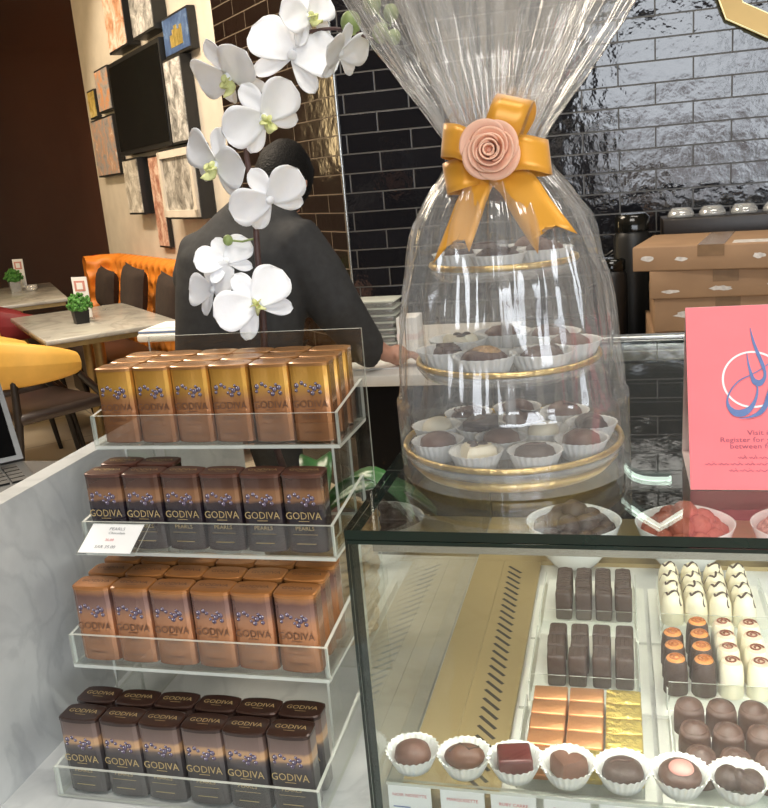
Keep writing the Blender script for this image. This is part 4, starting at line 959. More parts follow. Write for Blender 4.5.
# bowls at the back of the case
def bowl(x, label):
    r = thing('porcelain_bowl', label, 'bowl', (x, 1.2, FZ + 0.0066), 0, 'white bowls at the back of the case')
    b = MB(); n = 48; wv = 0.02
    b.lathe([(0.001, 0.0), (0.030, 0.0), (0.034, 0.004), (0.050, 0.025), (0.060, 0.047), (0.064, 0.062, wv), (0.0645, 0.0635, wv), (0.0625, 0.062, wv), (0.058, 0.046), (0.047, 0.026), (0.03, 0.008), (0.001, 0.007)], n, 0, nf=4)
    b.build('bowl_body', M['porcelain'], r)
def fill(x, mat, nm, lb, seed, rad):
    rr = random.Random(seed); k = 0
    sp_ = [(0, 0, 0.083)] + [(0.027 * math.cos(a), 0.027 * math.sin(a), 0.070) for a in [2 * PI * q / 6 + 0.3 for q in range(6)]] + [(0.046 * math.cos(a), 0.046 * math.sin(a), 0.054) for a in [2 * PI * q / 11 for q in range(11)]]
    for i, (dx, dy, dz) in enumerate(sp_):
        b = MB()
        b.ball((0, 0, 0), (rad * rr.uniform(0.9, 1.05), rad * rr.uniform(0.9, 1.05), rad), 0, 14, 10)
        for v in range(len(b.v)): b.v[v] = b.v[v] * (1 + 0.08 * noise.noise(b.v[v] * 140 + Vector((i, 0, 0))))
        o = b.build(nm, mat, None, (x + dx * 0.92, 1.2 + dy * 0.92, FZ + 0.006 + dz - 0.006), rr.random() * 6)
        w = 'on top of the pile' if i == 0 else ('in upper ring, %s anticlockwise' % ORD[i - 1] if i < 7 else 'in lower ring, %s anticlockwise' % ORD[i - 7])
        tag(o, '%s %s' % (lb, w), 'truffle', lb + 's')
for x, lb, mat, nm, tl, sd in ((-0.065, 'white bowl of dark truffles nearest the side glass', M['choc_dark'], 'dark_truffle', 'dark truffle in first bowl', 1),
                               (0.083, 'white bowl of cocoa truffles reddened by the coral card', pm('cocoa_card_reflection', (0.3, 0.07, 0.04), 0.6, var=0.2, bump=0.3, bscale=200), 'card_reddened_truffle', 'card-reddened truffle in second bowl', 2),  # the coral card's red reflection is painted into the cocoa colour
                               (0.232, 'white bowl of pink flaked truffles at the picture edge', pm('pink_flakes', (0.42, 0.26, 0.22), 0.8, var=0.6, scale=260, bump=0.8, bscale=260), 'flaked_truffle', 'flaked truffle in third bowl', 3)):
    bowl(x, lb); fill(x, mat, nm, tl, sd, 0.0165)

# ------------------------------------------------------------------ gift basket
BX, BY, BZ = -0.097, 0.802, GZ
gs = thing('tiered_gift_stand', 'three-tier clear plate stand with gold rims inside the cellophane', 'tiered stand', (BX, BY, BZ))
lev = [(0.0165, 0.0985), (0.094, 0.081), (0.180, 0.0635)]
for z, rad in lev:
    b = MB(); b.lathe([(0.001, z - 0.004), (rad - 0.003, z - 0.004), (rad + 0.002, z + 0.003), (rad + 0.002, z + 0.005), (rad - 0.004, z - 0.001), (0.001, z - 0.001)], 56, 0); p = b.build('plate', M['clearplastic'], gs)
    b = MB(); b.tube([(rad * math.cos(2 * PI * k / 60) + 0.0, rad * math.sin(2 * PI * k / 60), z + 0.0075) for k in range(61)], 0.0028, 6, caps=False); b.build('gold_rim', M['cello_gold'], p)
b = MB(); b.lathe([(0.005, 0.016), (0.005, 0.205)], 12, 0); b.build('center_rod', M['clearplastic'], gs)
b = MB(); b.lathe([(0.001, 0.002), (0.088, 0.002), (0.096, 0.011), (0.092, 0.0115), (0.001, 0.0115)], 48, 0); b.build('foil_base', M['cello_gold'], gs)
kinds = ['dark_round', 'white_heart', 'bow', 'oval', 'dark_square', 'white_oval', 'leafy', 'round', 'heart', 'nutty', 'round', 'dark_square', 'oval', 'leafy']
front = {0: ['leafy', 'white_heart', 'dark_round', 'round', 'bow', 'round', 'oval', 'white_oval', 'round', 'dark_round']}
tiern = ['bottom', 'middle', 'top']
def ringcups(ti, n, rad, me, start, ks, ring):
    z = lev[ti][0] - 0.0005 + BZ
    for k in range(n):
        a = start + 2 * PI * k / n
        cupped(BX + rad * math.cos(a), BY + rad * math.sin(a), z, ks[k % len(ks)], 'on the %s tier, %s, %s from the front' % (tiern[ti], ring, ORD[k]) if n > 1 else 'at the middle of the %s tier' % tiern[ti], 'on the %s tier of the gift stand' % tiern[ti], me, a + PI / 2, (0, 0), 1.3 if ti == 1 else 1.2, 0.001)
ringcups(0, 9, 0.073, CUPS, -PI / 2 - 0.32, ['white_heart', 'dark_round', 'round', 'bow', 'oval', 'round', 'leafy', 'white_oval', 'round', 'leafy'], 'outer ring')
ringcups(0, 4, 0.030, CUPS, -PI / 2 - 0.2, ['round', 'white_oval', 'oval', 'dark_square'], 'inner ring')
ringcups(1, 7, 0.0555, CUPL, -PI / 2 - 0.25, ['nutty', 'leafy', 'round', 'oval', 'round', 'white_heart', 'leafy'], 'outer ring')
ringcups(2, 5, 0.039, CUPS, -PI / 2, ['leafy', 'round', 'oval', 'dark_round', 'nutty'], 'outer ring')

# cellophane
def interp(prof, z):
    for (a, ra), (b_, rb) in zip(prof, prof[1:]):
        if a <= z <= b_ and b_ > a: return ra + (rb - ra) * (z - a) / (b_ - a)
    return prof[-1][1]
def cello(z0, z1, scale, seed, nz_):
    prof = [(0.0012, 0.05), (0.0012, 0.088), (0.006, 0.097), (0.02, 0.096), (0.05, 0.096), (0.09, 0.094), (0.13, 0.090), (0.17, 0.085), (0.20, 0.076), (0.225, 0.067), (0.245, 0.054), (0.262, 0.040), (0.274, 0.0325), (0.284, 0.031), (0.296, 0.036), (0.315, 0.049), (0.34, 0.068), (0.37, 0.090), (0.41, 0.115), (0.45, 0.135), (0.49, 0.152)]
    n = 300; zs = ([0.0012, 0.003, 0.006] if z0 < 0.01 else []) + [max(z0, 0.006) + (z1 - max(z0, 0.006)) * (k / nz_) for k in range(1, nz_ + 1)]
    rr = random.Random(seed)
    fold = [(rr.choice([5, 7, 9, 12, 15, 19, 23, 31]), rr.random() * 6.28, rr.uniform(0.3, 1)) for _ in range(10)]
    rings = []
    for z in zs:
        neck = math.exp(-((z - 0.284) / 0.06) ** 2); flare = max(0, (z - 0.29) / 0.2)
        body = 1 - min(1, max(0, (z - 0.19) / 0.09)); upper = min(1, max(0, (z - 0.10) / 0.12))
        ring = []
        for j in range(n):
            a = 2 * PI * j / n + 0.25 * noise.noise(Vector((z * 9, seed, 0))) * flare
            pl = sum(w * (abs(math.sin(q * a / 2 + ph)) - 0.6) for q, ph, w in fold) / 3.2
            ca, sa = math.cos(a), math.sin(a)
            st1 = 1 - 2 * abs(noise.noise(Vector((ca * 5, sa * 5, z * 3.0 + seed))))          # long upright creases
            st2 = 1 - 2 * abs(noise.noise(Vector((ca * 12, sa * 12, z * 7.0 - seed))))
            cr = 1 - 2 * abs(noise.noise(Vector((ca * 2.2 + z * 5, sa * 2.2 - z * 6, z * 14))))  # slanting crumples
            base = interp(prof, z) * scale
            r_ = base * (1 + (0.14 * neck + 0.2 * flare + 0.03 * upper * body) * pl) + (0.0045 * st1 + 0.0022 * st2) * min(1, z / 0.04) * (0.8 + 0.7 * upper) + 0.003 * cr * min(1, z / 0.04) * (0.4 + body)
            if z < 0.07: r_ = max(r_, lev[0][1] + 0.0062)
            elif z < 0.11: r_ = max(r_, lev[1][1] + 0.006)
            ring.append(Vector((r_ * ca - 0.004 * min(1, z / 0.28) + 0.014 * flare, r_ * sa * (1 - 0.2 * flare) - 0.004 * min(1, z / 0.28), z)))
        rings.append(ring)
    b = MB(); b.loft(rings, 0, True, False, False); return b
cw = thing('cellophane_wrap', 'clear crinkled cellophane gathered around the tiered chocolates and flaring above', 'gift wrap', (BX + 0.002, BY, BZ))
cello(0.0012, 0.49, 1.0, 3, 110).build('film', M['cello'], cw)
cello(0.262, 0.48, 0.66, 14, 50).build('gathered_film', M['cello'], cw)

# bow and rose
NK = Vector((-0.103, 0.755, 1.378))
bw = thing('ribbon_bow', 'gold satin bow with a salmon rose tied on the cellophane', 'bow', NK)
def bp_(px, py, dy=0.0): p = onY(px, py, NK.y + dy); return p - NK
def band(path, side, w, name='loop', tip=False):
    """ribbon strip: path of points, side vector = width direction"""
    P = cat_rom(path, 7); g = []
    for i, p in enumerate(P):
        u = i / (len(P) - 1); s_ = Vector(side[0]).lerp(Vector(side[1]), u).normalized() if isinstance(side[0], (tuple, Vector, list)) else Vector(side).normalized()
        ww = w[0] + (w[1] - w[0]) * u if isinstance(w, tuple) else w
        row = []
        for k in (-1, -0.5, 0, 0.5, 1):
            q = p + s_ * ww / 2 * k
            if tip and i == len(P) - 1: q = q + (P[-1] - P[-2]).normalized() * (0.012 * (abs(k) - 0.5) * 2 - 0.0)
            row.append(q)
        g.append(row)
    b = MB(); b.sheet(g, 0, True, None, 0.0006); return b.build(name, M['satin'], bw)
c0 = bp_(488, 160, 0.0)
# left upper, left lower, right, top loops
band([c0, bp_(462, 143, -0.012), bp_(445, 140, -0.006), bp_(444, 142, 0.006), bp_(462, 148, 0.012), c0 + Vector((0, 0.01, 0))], ((0.1, 0.25, 1), (0.1, 0.25, 1)), 0.027)
band([c0 + Vector((0, 0.002, -0.004)), bp_(464, 172, -0.010), bp_(447, 178, -0.004), bp_(447, 180, 0.008), bp_(464, 178, 0.012), c0 + Vector((0, 0.012, -0.004))], ((-0.15, 0.3, 1), (-0.15, 0.3, 1)), 0.026)
band([c0, bp_(520, 152, -0.014), bp_(545, 156, -0.008), bp_(549, 158, 0.004), bp_(530, 160, 0.012), c0 + Vector((0, 0.01, 0))], ((-0.1, 0.25, 1), (-0.1, 0.25, 1)), 0.028)
band([c0, bp_(502, 128, -0.016), bp_(511, 104, -0.014), bp_(517, 98, 0.002), bp_(516, 118, 0.012), c0 + Vector((0, 0.01, 0))], ((1, 0.1, -0.3), (1, 0.1, -0.3)), 0.029)
# tails
band([c0 + Vector((0, -0.002, -0.006)), bp_(474, 195, -0.012), bp_(464, 222, -0.018), bp_(456, 244, -0.024)], ((1, 0.1, 0.2), (1, 0.0, 0.25)), (0.027, 0.031), 'tail', True)
band([c0 + Vector((0, -0.002, -0.006)), bp_(515, 182, -0.012), bp_(532, 208, -0.018), bp_(549, 232, -0.024)], ((1, 0.1, 0.35), (1, 0.0, 0.45)), (0.028, 0.034), 'tail', True)
def rose():
    b = MB(); c = bp_(490, 150, -0.026)
    k_ = 0.74; Mr = basis(c, (k_, 0, 0), (0, 0.1 * k_, k_), (0, -k_, 0.1 * k_))
    rr = random.Random(8)
    spec = [(4, 0.0245, 0.016, 0.95, 0.5), (3, 0.0190, 0.019, 0.6, 1.3), (3, 0.0140, 0.021, 0.3, 0.3), (2, 0.0092, 0.021, 0.12, 0.9), (2, 0.0052, 0.020, 0.05, 0.2)]
    for n, rad, h, flare, ph in spec:
        for k in range(n):
            a0 = ph + 2 * PI * k / n; g = []; wob = rr.uniform(0.94, 1.06)
            for i in range(17):
                u = i / 16; a = a0 + (u - 0.5) * 2 * PI / n * 1.6; rowp = []
                e_ = max(0, math.sin(PI * u)) ** 0.6
                for j in range(9):
                    v = j / 8; r_ = rad * wob * (0.86 + 0.26 * u) * (0.45 + 0.55 * math.sin(v * PI / 2)) + flare * 0.009 * v ** 2.5 * e_
                    z = -0.012 + (h * wob + 0.005 * e_) * (v - 0.42 * flare * v ** 3)
                    rowp.append(Vector((r_ * math.cos(a), r_ * math.sin(a), z)))
                g.append(rowp)
            b.sheet(g, 0, True, Mr, 0.0017)
    b.ball((0, 0, -0.002), (0.005, 0.005, 0.006), 0, 10, 6, Mr)
    b.lathe([(0.004, -0.014), (0.020, -0.010), (0.018, -0.005)], 18, 0, cap0=True, mat=Mr)
    b.build('rose', M['rose'], bw)
rose()

# ------------------------------------------------------------------ coral tent card
cd = thing('tent_card', 'coral pink tent card with blue calligraphy standing on the glass case', 'card', (0.055, 0.729, GZ + 0.0005))
apx = onY(684, 308, 0.79) - Vector((0.055, 0.729, GZ + 0.0005))
CW, slope = 0.215, Vector((0, apx.y, apx.z)); Lc = slope.length; ey = slope / Lc; ez = Vector((1, 0, 0)).cross(ey)
Mc = basis((0, 0, 0), (1, 0, 0), ey, ez)
b = MB(); b.box((0, 0, -0.0009), (CW, Lc, 0.0), 0, Mc, 0, (2, 1)); fr_ = b.build('front_panel', [M['coral'], M['card_back']], cd)
def cuv(px, py):
    n_ = ez; o_ = Vector((0.055, 0.729, GZ + 0.0005)); p = on(px, py, n_, n_.dot(o_)) - o_
    return (p.x, p.dot(ey))
z1 = lambda x, y: cuv(690 + x / 8.08, 320 + y / 8.08)
pxm = (Vector(cuv(760, 400)) - Vector(cuv(700, 400))).length / 60 / 8.08
b = MB(); cc = z1(505, 480); rad = 258 * pxm * 0.93
ring = [(cc[0] + rad * math.cos(2 * PI * k / 64), cc[1] + rad * math.sin(2 * PI * k / 64)) for k in range(65)]
b.ribbon(ring, [17 * pxm] * 65, 0, Mc, 0.0003)
def stroke(pts, ws, th):
    P = cat_rom([(p[0], p[1], 0) for p in [z1(*q) for q in pts]], 5); n_ = len(P); w = []
    for i in range(n_):
        f_ = i / (n_ - 1) * (len(ws) - 1); k = min(int(f_), len(ws) - 2); w.append((ws[k] + (ws[k + 1] - ws[k]) * (f_ - k)) * pxm)
    b.ribbon([(p.x, p.y) for p in P], w, 1, Mc, th)
stroke([(485, 65), (510, 170), (545, 265), (585, 360), (605, 430), (595, 480), (560, 510), (525, 500), (505, 470), (488, 420), (470, 350), (458, 265)], [4, 20, 28, 30, 22, 30, 55, 50, 30, 22, 14, 3], 0.0006)
stroke([(640, 350), (570, 400), (490, 445), (400, 490), (335, 560), (302, 640), (315, 705), (365, 750), (430, 750), (490, 710), (530, 640), (545, 560), (530, 510)], [6, 8, 9, 10, 10, 14, 30, 58, 62, 40, 22, 14, 8], 0.0008)
stroke([(395, 796), (470, 788), (560, 752), (610, 690), (630, 610), (665, 480), (680, 330)], [3, 12, 38, 40, 30, 20, 4], 0.001)
b.build('emblem', [M['card_white'], M['blue']], fr_)
b = MB()
def line(px, py, s, size, al='c'):
    u = cuv(px, py); b.text(s, size, Mc @ Tm(u[0], u[1], 0.0004), 0, 1.1)
um = cuv(768, 430)[0] + 0.004
for py, s in ((433, 'Visit instal me'), (440, 'Register for your own gifting'), (446.5, 'between friends, family,')):
    b.text(s, 0.0056, Mc @ Tm(um, cuv(735, py)[1], 0.0004), 0, 1.25)
rr = random.Random(21)
for py, x0, x1 in ((458, 738, 800), (464.5, 705, 800), (471, 729, 800)):
    u0, v0 = cuv(x0, py); u1 = cuv(min(x1, 790), py)[0]; u = u0
    while u < u1:
        ln = rr.uniform(0.006, 0.012); P = [(u + ln * k / 10, v0 + 0.0006 * math.sin(k * 1.9 + rr.random()) + (0.0012 if k in (3, 8) else 0)) for k in range(11)]
        b.ribbon(P, [0.0005] * 11, 0, Mc, 0.0004); u += ln + 0.0014
        if rr.random() < 0.7: b.ribbon([(u - ln * 0.5, v0 + 0.0021), (u - ln * 0.5 + 0.0006, v0 + 0.0021)], [0.0006, 0.0006], 0, Mc, 0.0004)
b.build('print', M['ink'], fr_)
b = MB(); b.add([(0, apx.y, apx.z), (CW, apx.y, apx.z), (CW, 0.10, 0), (0, 0.10, 0), (0, apx.y + 0.001, apx.z), (CW, apx.y + 0.001, apx.z), (CW, 0.101, 0), (0, 0.101, 0)], [(0, 1, 2, 3), (7, 6, 5, 4), (0, 3, 7, 4), (1, 5, 6, 2), (3, 2, 6, 7)], 0); b.build('back_panel', M['card_back'], cd)
b = MB(); b.box((0, 0.001, 0), (CW, 0.1, 0.0008)); b.build('bottom_flap', M['card_back'], cd)

# ------------------------------------------------------------------ back counter with boxes
KZ, KY = 0.773, 2.6
r = thing('back_counter', 'white topped black counter along the tiled wall', 'counter', (0, 0, 0))
b = MB(); b.box((-0.83, KY, KZ - 0.035), (-0.36, W - 0.01, KZ), 0, None, 0.003); b.build('worktop', M['white_top'], r)
b = MB(); b.box((-0.359, KY, KZ - 0.035), (3, W - 0.01, KZ), 0, None, 0.003); b.build('black_worktop', M['black'], r)
b = MB(); b.box((-0.81, KY + 0.02, 0), (3, W - 0.01, KZ - 0.036)); b.build('cabinet', M['black'], r)
def carton(x, y, z, w, d, h, rz, label, marks):
    r = thing('cardboard_box', label, 'box', (x, y, z), rz, 'brown cartons stacked on the back counter')
    b = MB(); b.box((0, 0, 0), (w, d, h), 0, None, 0.003); b.build('carton', M['cardboard'], r)
    rr = random.Random(int(h * 1000))
    for (u, v, a_, c_) in marks:
        pl = [(u + a_ * math.cos(2 * PI * k / 14) * rr.uniform(0.7, 1.1), v + c_ * math.sin(2 * PI * k / 14) * rr.uniform(0.6, 1.15)) for k in range(14)]
        b = MB(); b.prism(pl, -0.0006, 0.0005, UPRIGHT); b.build('torn_tape', M['tape'], r)
    b = MB(); b.box((w * 0.45, 0.02, h - 0.0002), (w * 0.7, 0.1, h + 0.0006), 0); b.build('paper_label', M['tape'], r)
    b = MB(); b.box((w * 0.3, -0.0012, h * 0.55), (w * 0.42, 0.0002, h + 0.0006), 0); b.box((w * 0.3, -0.001, h), (w * 0.42, d, h + 0.0007)); b.build('packing_tape', pm('brown_tape_' + str(int(h * 1000)), (0.24, 0.15, 0.085), 0.25), r)
carton(0.095, 2.66, KZ + 0.0005, 0.55, 0.4, 0.092, 0.02, 'brown cardboard box at the bottom of the stack', [(0.06, 0.07, 0.03, 0.006), (0.16, 0.02, 0.035, 0.01)])
carton(0.1, 2.655, KZ + 0.0935, 0.55, 0.4, 0.096, 0.0, 'third cardboard box from the top of the stack', [(0.1, 0.05, 0.05, 0.012)])
carton(0.088, 2.645, KZ + 0.1905, 0.56, 0.4, 0.079, -0.05, 'cardboard box directly under the tilted topmost box', [(0.06, 0.02, 0.028, 0.006), (0.19, 0.025, 0.03, 0.008), (0.33, 0.03, 0.025, 0.007)])
carton(0.043, 2.655, KZ + 0.270, 0.58, 0.38, 0.068, -0.19, 'topmost cardboard box lying askew on the stack', [(0.04, 0.035, 0.018, 0.01), (0.13, 0.032, 0.018, 0.007), (0.33, 0.035, 0.018, 0.008), (0.45, 0.035, 0.03, 0.01)])
def canister(px, y, rad, h, label):
    p = onY(px, 300, y)
    r = thing('black_canister', label, 'canister', (p.x, y, KZ + 0.0005), 0, 'black canisters beside the cartons')
    b = MB(); b.lathe([(rad, 0), (rad, h * 0.8), (rad * 0.8, h * 0.86)], 24, 0, cap0=True, cap1=True); b.build('body', M['frame_black'], r)
    b = MB(); b.lathe([(rad * 0.9, h * 0.86), (rad * 0.92, h * 0.97), (rad * 0.7, h)], 24, 0, cap0=True, cap1=True); b.build('lid', M['tv'], r)
    b = MB(); b.tube([(-rad, 0, h * 0.7), (-rad - 0.03, 0, h * 0.65), (-rad - 0.03, 0, h * 0.3), (-rad, 0, h * 0.25)], 0.006, 6); b.build('handle', M['frame_black'], r)
canister(633, 3.18, 0.062, 0.40, 'tall black canister behind the cardboard stack')
canister(612, 3.05, 0.05, 0.27, 'shorter black canister beside the cellophane and cartons')
# clear lids on a shelf box behind the cartons
p0 = onY(700, 300, 3.22)
bb = thing('storage_crate', 'brown crate behind the cartons carrying clear lids', 'crate', (p0.x, 3.26, KZ + 0.0005))
b = MB(); b.box((-0.12, -0.1, 0), (0.45, 0.12, 0.37), 0, None, 0.004); b.build('crate_body', M['leg'], bb)
b = MB(); b.box((-0.122, -0.102, 0.3), (0.452, 0.122, 0.372), 0, None, 0.003); b.build('crate_rim', M['leg'], bb)
for k in range(5):
    b = MB(); b.lathe([(0.001, 0.03), (0.03, 0.029), (0.042, 0.012), (0.045, 0.0), (0.043, 0.0), (0.04, 0.011), (0.029, 0.0275), (0.001, 0.028)], 20, 0)
    o = b.build('plastic_dome', M['clearplastic'], None, (p0.x - 0.06 + k * 0.1, 3.25, KZ + 0.375)); tag(o, 'clear plastic dome cover behind the cartons, %s from the black canister' % ORD[k], 'cover', 'clear domes behind the cartons')
# stacked clear containers by the person's hand
px0 = onY(378, 340, 2.95)
for k in range(8):
    r = thing('clear_container', '%s clear plastic tray from the counter up, beside the hand' % ORD[k], 'tray', (px0.x, 2.95, KZ + 0.0005 + k * 0.0235), R.uniform(-0.04, 0.04), 'clear trays stacked on the back counter')
    b = MB(); b.box((-0.075, -0.06, 0), (0.075, 0.06, 0.018), 0, None, 0.004); b.build('body', M['clearplastic'], r)
    b = MB(); b.box((-0.082, -0.066, 0.018), (0.082, 0.066, 0.0225), 0, None, 0.001); b.build('rim', M['acrylic_lit_edge'], r)
px1 = onY(407, 335, 2.93)
r = thing('napkin_stack', 'stack of white folded napkins beside the clear trays', 'napkins', (px1.x + 0.012, 2.93, KZ + 0.0005))
b = MB(); b.box((-0.035, -0.05, 0), (0.035, 0.05, 0.13), 0, None, 0.004)
b.build('stack', M['paper'], r)
b = MB(); b.box((-0.036, -0.051, 0.055), (0.036, 0.051, 0.075)); b.build('paper_band', M['card_back'], r)
ps = onZ(372, 358, KZ)
o = MB(); o.box((-0.09, -0.05, 0), (0.1, 0.06, 0.004)); tag(o.build('paper_sheet', M['paper'], None, (ps.x + 0.03, KY + 0.13, KZ + 0.0005), 0.1), 'white paper sheet on the counter under the resting hand', 'paper')
# small side table with folded papers behind the person's back
pt = onZ(166, 329, 0.8)
r = thing('service_table', 'white topped small table between the dining table and the person', 'table', (pt.x, pt.y, 0), 0.0)
b = MB(); b.box((-0.08, -0.12, 0.765), (0.4, 0.12, 0.8), 0, None, 0.012, seg=3); b.build('table_top', M['white_top'], r)
b = MB(); b.lathe([(0.03, 0.0), (0.03, 0.765)], 12, 0, (0.13, 0, 0)); b.build('leg', M['leg'], r)
b = MB(); b.lathe([(0.1, 0.0), (0.1, 0.015), (0.03, 0.03)], 24, 0, (0.13, 0, 0), cap0=True); b.build('base', M['leg'], r)
b = MB(); b.box((-0.07, -0.11, 0), (0.26, 0.1, 0.012), 0); b.box((-0.072, -0.112, 0.003), (0.26, -0.1095, 0.008), 1); b.box((-0.04, -0.08, 0.012), (0.2, 0.08, 0.02), 0)
tag(b.build('folded_papers', [M['paper'], M['blue']], None, (pt.x, pt.y, 0.8005)), 'folded white papers with a blue edge on the small white table', 'papers')

# ------------------------------------------------------------------ person
pe = thing('person', 'person in a dark suit seen from behind, leaning one hand on the counter', 'person', (-1.12, 2.6, 0))
PO = Vector((-1.12, 2.6, 0))
def skin_obj(name, chains, mat, root, sub=2, parent=pe):
    """chains share joints by name: list of [(joint, pos, radius), ...]"""
    idx = {}; vs = []; rad = []; ed = []
    for ch in chains:
        prev = None
        for j, p, r_ in ch:
            if j not in idx: idx[j] = len(vs); vs.append(Vector(p) - PO); rad.append(r_)
            if prev is not None: ed.append((prev, idx[j]))
            prev = idx[j]
    me = bpy.data.meshes.new(name); me.from_pydata([tuple(v) for v in vs], ed, [])
    o = bpy.data.objects.new(name, me); COL.objects.link(o)
    md = o.modifiers.new('skin', 'SKIN'); md.use_smooth_shade = True; md.branch_smoothing = 0.6
    lay = me.skin_vertices[0] if me.skin_vertices else None
    if lay is None:
        return o
    for i, r_ in enumerate(rad): lay.data[i].radius = r_ if isinstance(r_, tuple) else (r_, r_); lay.data[i].use_root = (i == idx[root])
    s2 = o.modifiers.new('sub', 'SUBSURF'); s2.levels = sub; s2.render_levels = sub
    dg = bpy.context.evaluated_depsgraph_get(); m2 = bpy.data.meshes.new_from_object(o.evaluated_get(dg)); o.modifiers.clear(); o.data = m2
    m2.materials.clear(); m2.materials.append(mat)
    for p in m2.polygons: p.use_smooth = True
    o.parent = parent
    return o
RS = onY(296, 250, 2.62); EL = onY(338, 310, 2.60); CF = onY(371, 352, 2.66); WR = onY(385, 355, 2.69); HD = onY(398, 355, 2.71)
for v in (WR, HD): v.z = max(v.z, KZ + 0.028)
LS = onY(200, 248, 2.60); NB = onY(258, 205, 2.66); HC = onY(284, 180, 2.74)
PV = Vector((-1.16, 2.52, 0.86)); CH = onY(243, 262, 2.60); WA = Vector((-1.14, 2.55, 1.0))
LE = Vector((-1.37, 2.62, 1.0)); LW = Vector((-1.22, 2.84, 0.87)); LH = Vector((-1.17, 2.91, 0.84))
hd = (HC - NB).normalized()
body = [
 [('pv', PV, 0.12), ('wa', WA, 0.105), ('ch', CH, 0.10), ('nb', NB, 0.06), ('nk', NB + hd * 0.05, 0.052)],
 [('ch', CH, 0.10), ('rs', RS, 0.055), ('el', EL, 0.045), ('wr', WR, 0.028), ('hd', HD, 0.03)],
 [('ch', CH, 0.10), ('ls', LS + Vector((0.03, 0.02, -0.02)), 0.05), ('le', LE + Vector((0.06, 0.08, 0)), 0.042), ('lw', LW, 0.028), ('lh', LH, 0.03)],
 [('pv', PV, 0.13), ('rh', PV + Vector((0.09, 0, -0.06)), 0.085), ('rk', PV + Vector((0.1, 0.08, -0.42)), 0.06), ('ra', Vector((-1.05, 2.55, 0.08)), 0.04), ('rf', Vector((-1.05, 2.70, 0.035)), 0.033)],
 [('pv', PV, 0.13), ('lhp', PV + Vector((-0.09, 0, -0.06)), 0.085), ('lk', PV + Vector((-0.11, 0.06, -0.42)), 0.06), ('la', Vector((-1.27, 2.5, 0.08)), 0.04), ('lf', Vector((-1.27, 2.65, 0.035)), 0.033)],
]
bo = skin_obj('body', body, M['skin'], 'pv')
# head (joined into the body mesh) looking down and away, with ears, nose
hb = MB()
fwd = Vector((0.16, 0.85, -0.5)).normalized(); hx_ = fwd.cross(Vector((0, 0, 1))).normalized(); hu = hx_.cross(fwd)
Mh = basis(HC - PO, hx_, fwd, hu)
for i in range(1):
    rings = []
    for k in range(15):
        a = -PI / 2 + PI * k / 14; q = max(math.cos(a), 0.03); z = 0.115 * math.sin(a)
        ring = []
        for j in range(24):
            th = 2 * PI * j / 24; jaw = 1 - 0.22 * max(0, -math.sin(a)); x = 0.076 * q * math.cos(th) * jaw; y = 0.095 * q * math.sin(th)
            if y > 0 and z < 0: y *= 0.92
            ring.append(Vector((x, y, z)))
        rings.append(ring)
    hb.loft(rings, 0, True, True, True, Mh)
hb.ball((0, 0.098, -0.02), (0.013, 0.02, 0.022), 0, 10, 8, Mh)
for sx in (-1, 1):
    hb.ball((sx * 0.078, -0.005, -0.012), (0.01, 0.02, 0.033), 0, 10, 8, Mh)
    hb.ball((sx * 0.03, 0.083, 0.005), (0.014, 0.01, 0.009), 0, 8, 6, Mh)
hb.ball((0, 0.085, -0.062), (0.024, 0.012, 0.008), 0, 10, 6, Mh)
hm = hb.mesh('head_tmp', [M['skin']])
bm = bmesh.new(); bm.from_mesh(bo.data); bm.from_mesh(hm)
# five fingers of the resting hand, and of the other one
def hand(wrist, palm, side_up, curl=0.25):
    mb = MB(); d = (palm - wrist).normalized(); n_ = Vector(side_up); s_ = d.cross(n_).normalized(); n_ = s_.cross(d)
    base = palm + d * 0.02
    for k, (off, ln) in enumerate(((-0.030, 0.058), (-0.010, 0.068), (0.010, 0.064), (0.029, 0.05))):
        p = base + s_ * off - d * abs(off) * 0.25
        pts = [p - d * 0.03, p + d * 0.012, p + d * (ln * 0.5) + n_ * 0.004, p + d * (ln * 0.8) - n_ * 0.006, p + d * ln - n_ * 0.014]
        mb.tube([q - PO for q in pts], [0.0095, 0.0095, 0.0088, 0.008, 0.006], 8)
    p = palm - s_ * 0.03 - d * 0.01
    mb.tube([q - PO for q in (palm - d * 0.02, p, p - s_ * 0.018 + d * 0.02, p - s_ * 0.022 + d * 0.045 - n_ * 0.006)], [0.014, 0.012, 0.0105, 0.0075], 8)
    mb.ball(palm - PO, 0.034, 0, 12, 8)
    m_ = mb.mesh('hand_tmp', [M['skin']]); bm.from_mesh(m_)
hand(WR, HD, (0, 0, 1)); hand(LW, LH, (0, 0, 1))
bm.to_mesh(bo.data); bm.free()
md = bo.modifiers.new('fuse', 'REMESH'); md.mode = 'VOXEL'; md.voxel_size = 0.0055; md.use_smooth_shade = True
m3 = bo.modifiers.new('soft', 'SMOOTH'); m3.iterations = 2; m3.factor = 0.5
m2 = bpy.data.meshes.new_from_object(bo.evaluated_get(bpy.context.evaluated_depsgraph_get())); bo.modifiers.clear(); bo.data = m2; m2.materials.clear(); m2.materials.append(M['skin'])
for p in bo.data.polygons: p.use_smooth = True
hairb = MB(); rings = []
for k in range(17):
    a = -PI * 0.30 + (PI * 0.80) * k / 16; q = max(math.cos(a), 0.03); ring = []
    for j in range(36):
        th = 2 * PI * j / 36; z = 0.128 * math.sin(a) + 0.002
        frontness = max(0, math.sin(th)); x = 0.088 * q * math.cos(th); y = 0.108 * q * math.sin(th)
        if frontness > 0.35 and z < 0.06: z = 0.06 + (z - 0.06) * 0.15; y *= 0.86
        v = Vector((x, y, z)); v *= 1 + 0.035 * noise.noise(v * 60); ring.append(v)
    rings.append(ring)
hairb.loft(rings, 0, True, True, True, Mh)
hairb.build('hair', M['hair'], pe)
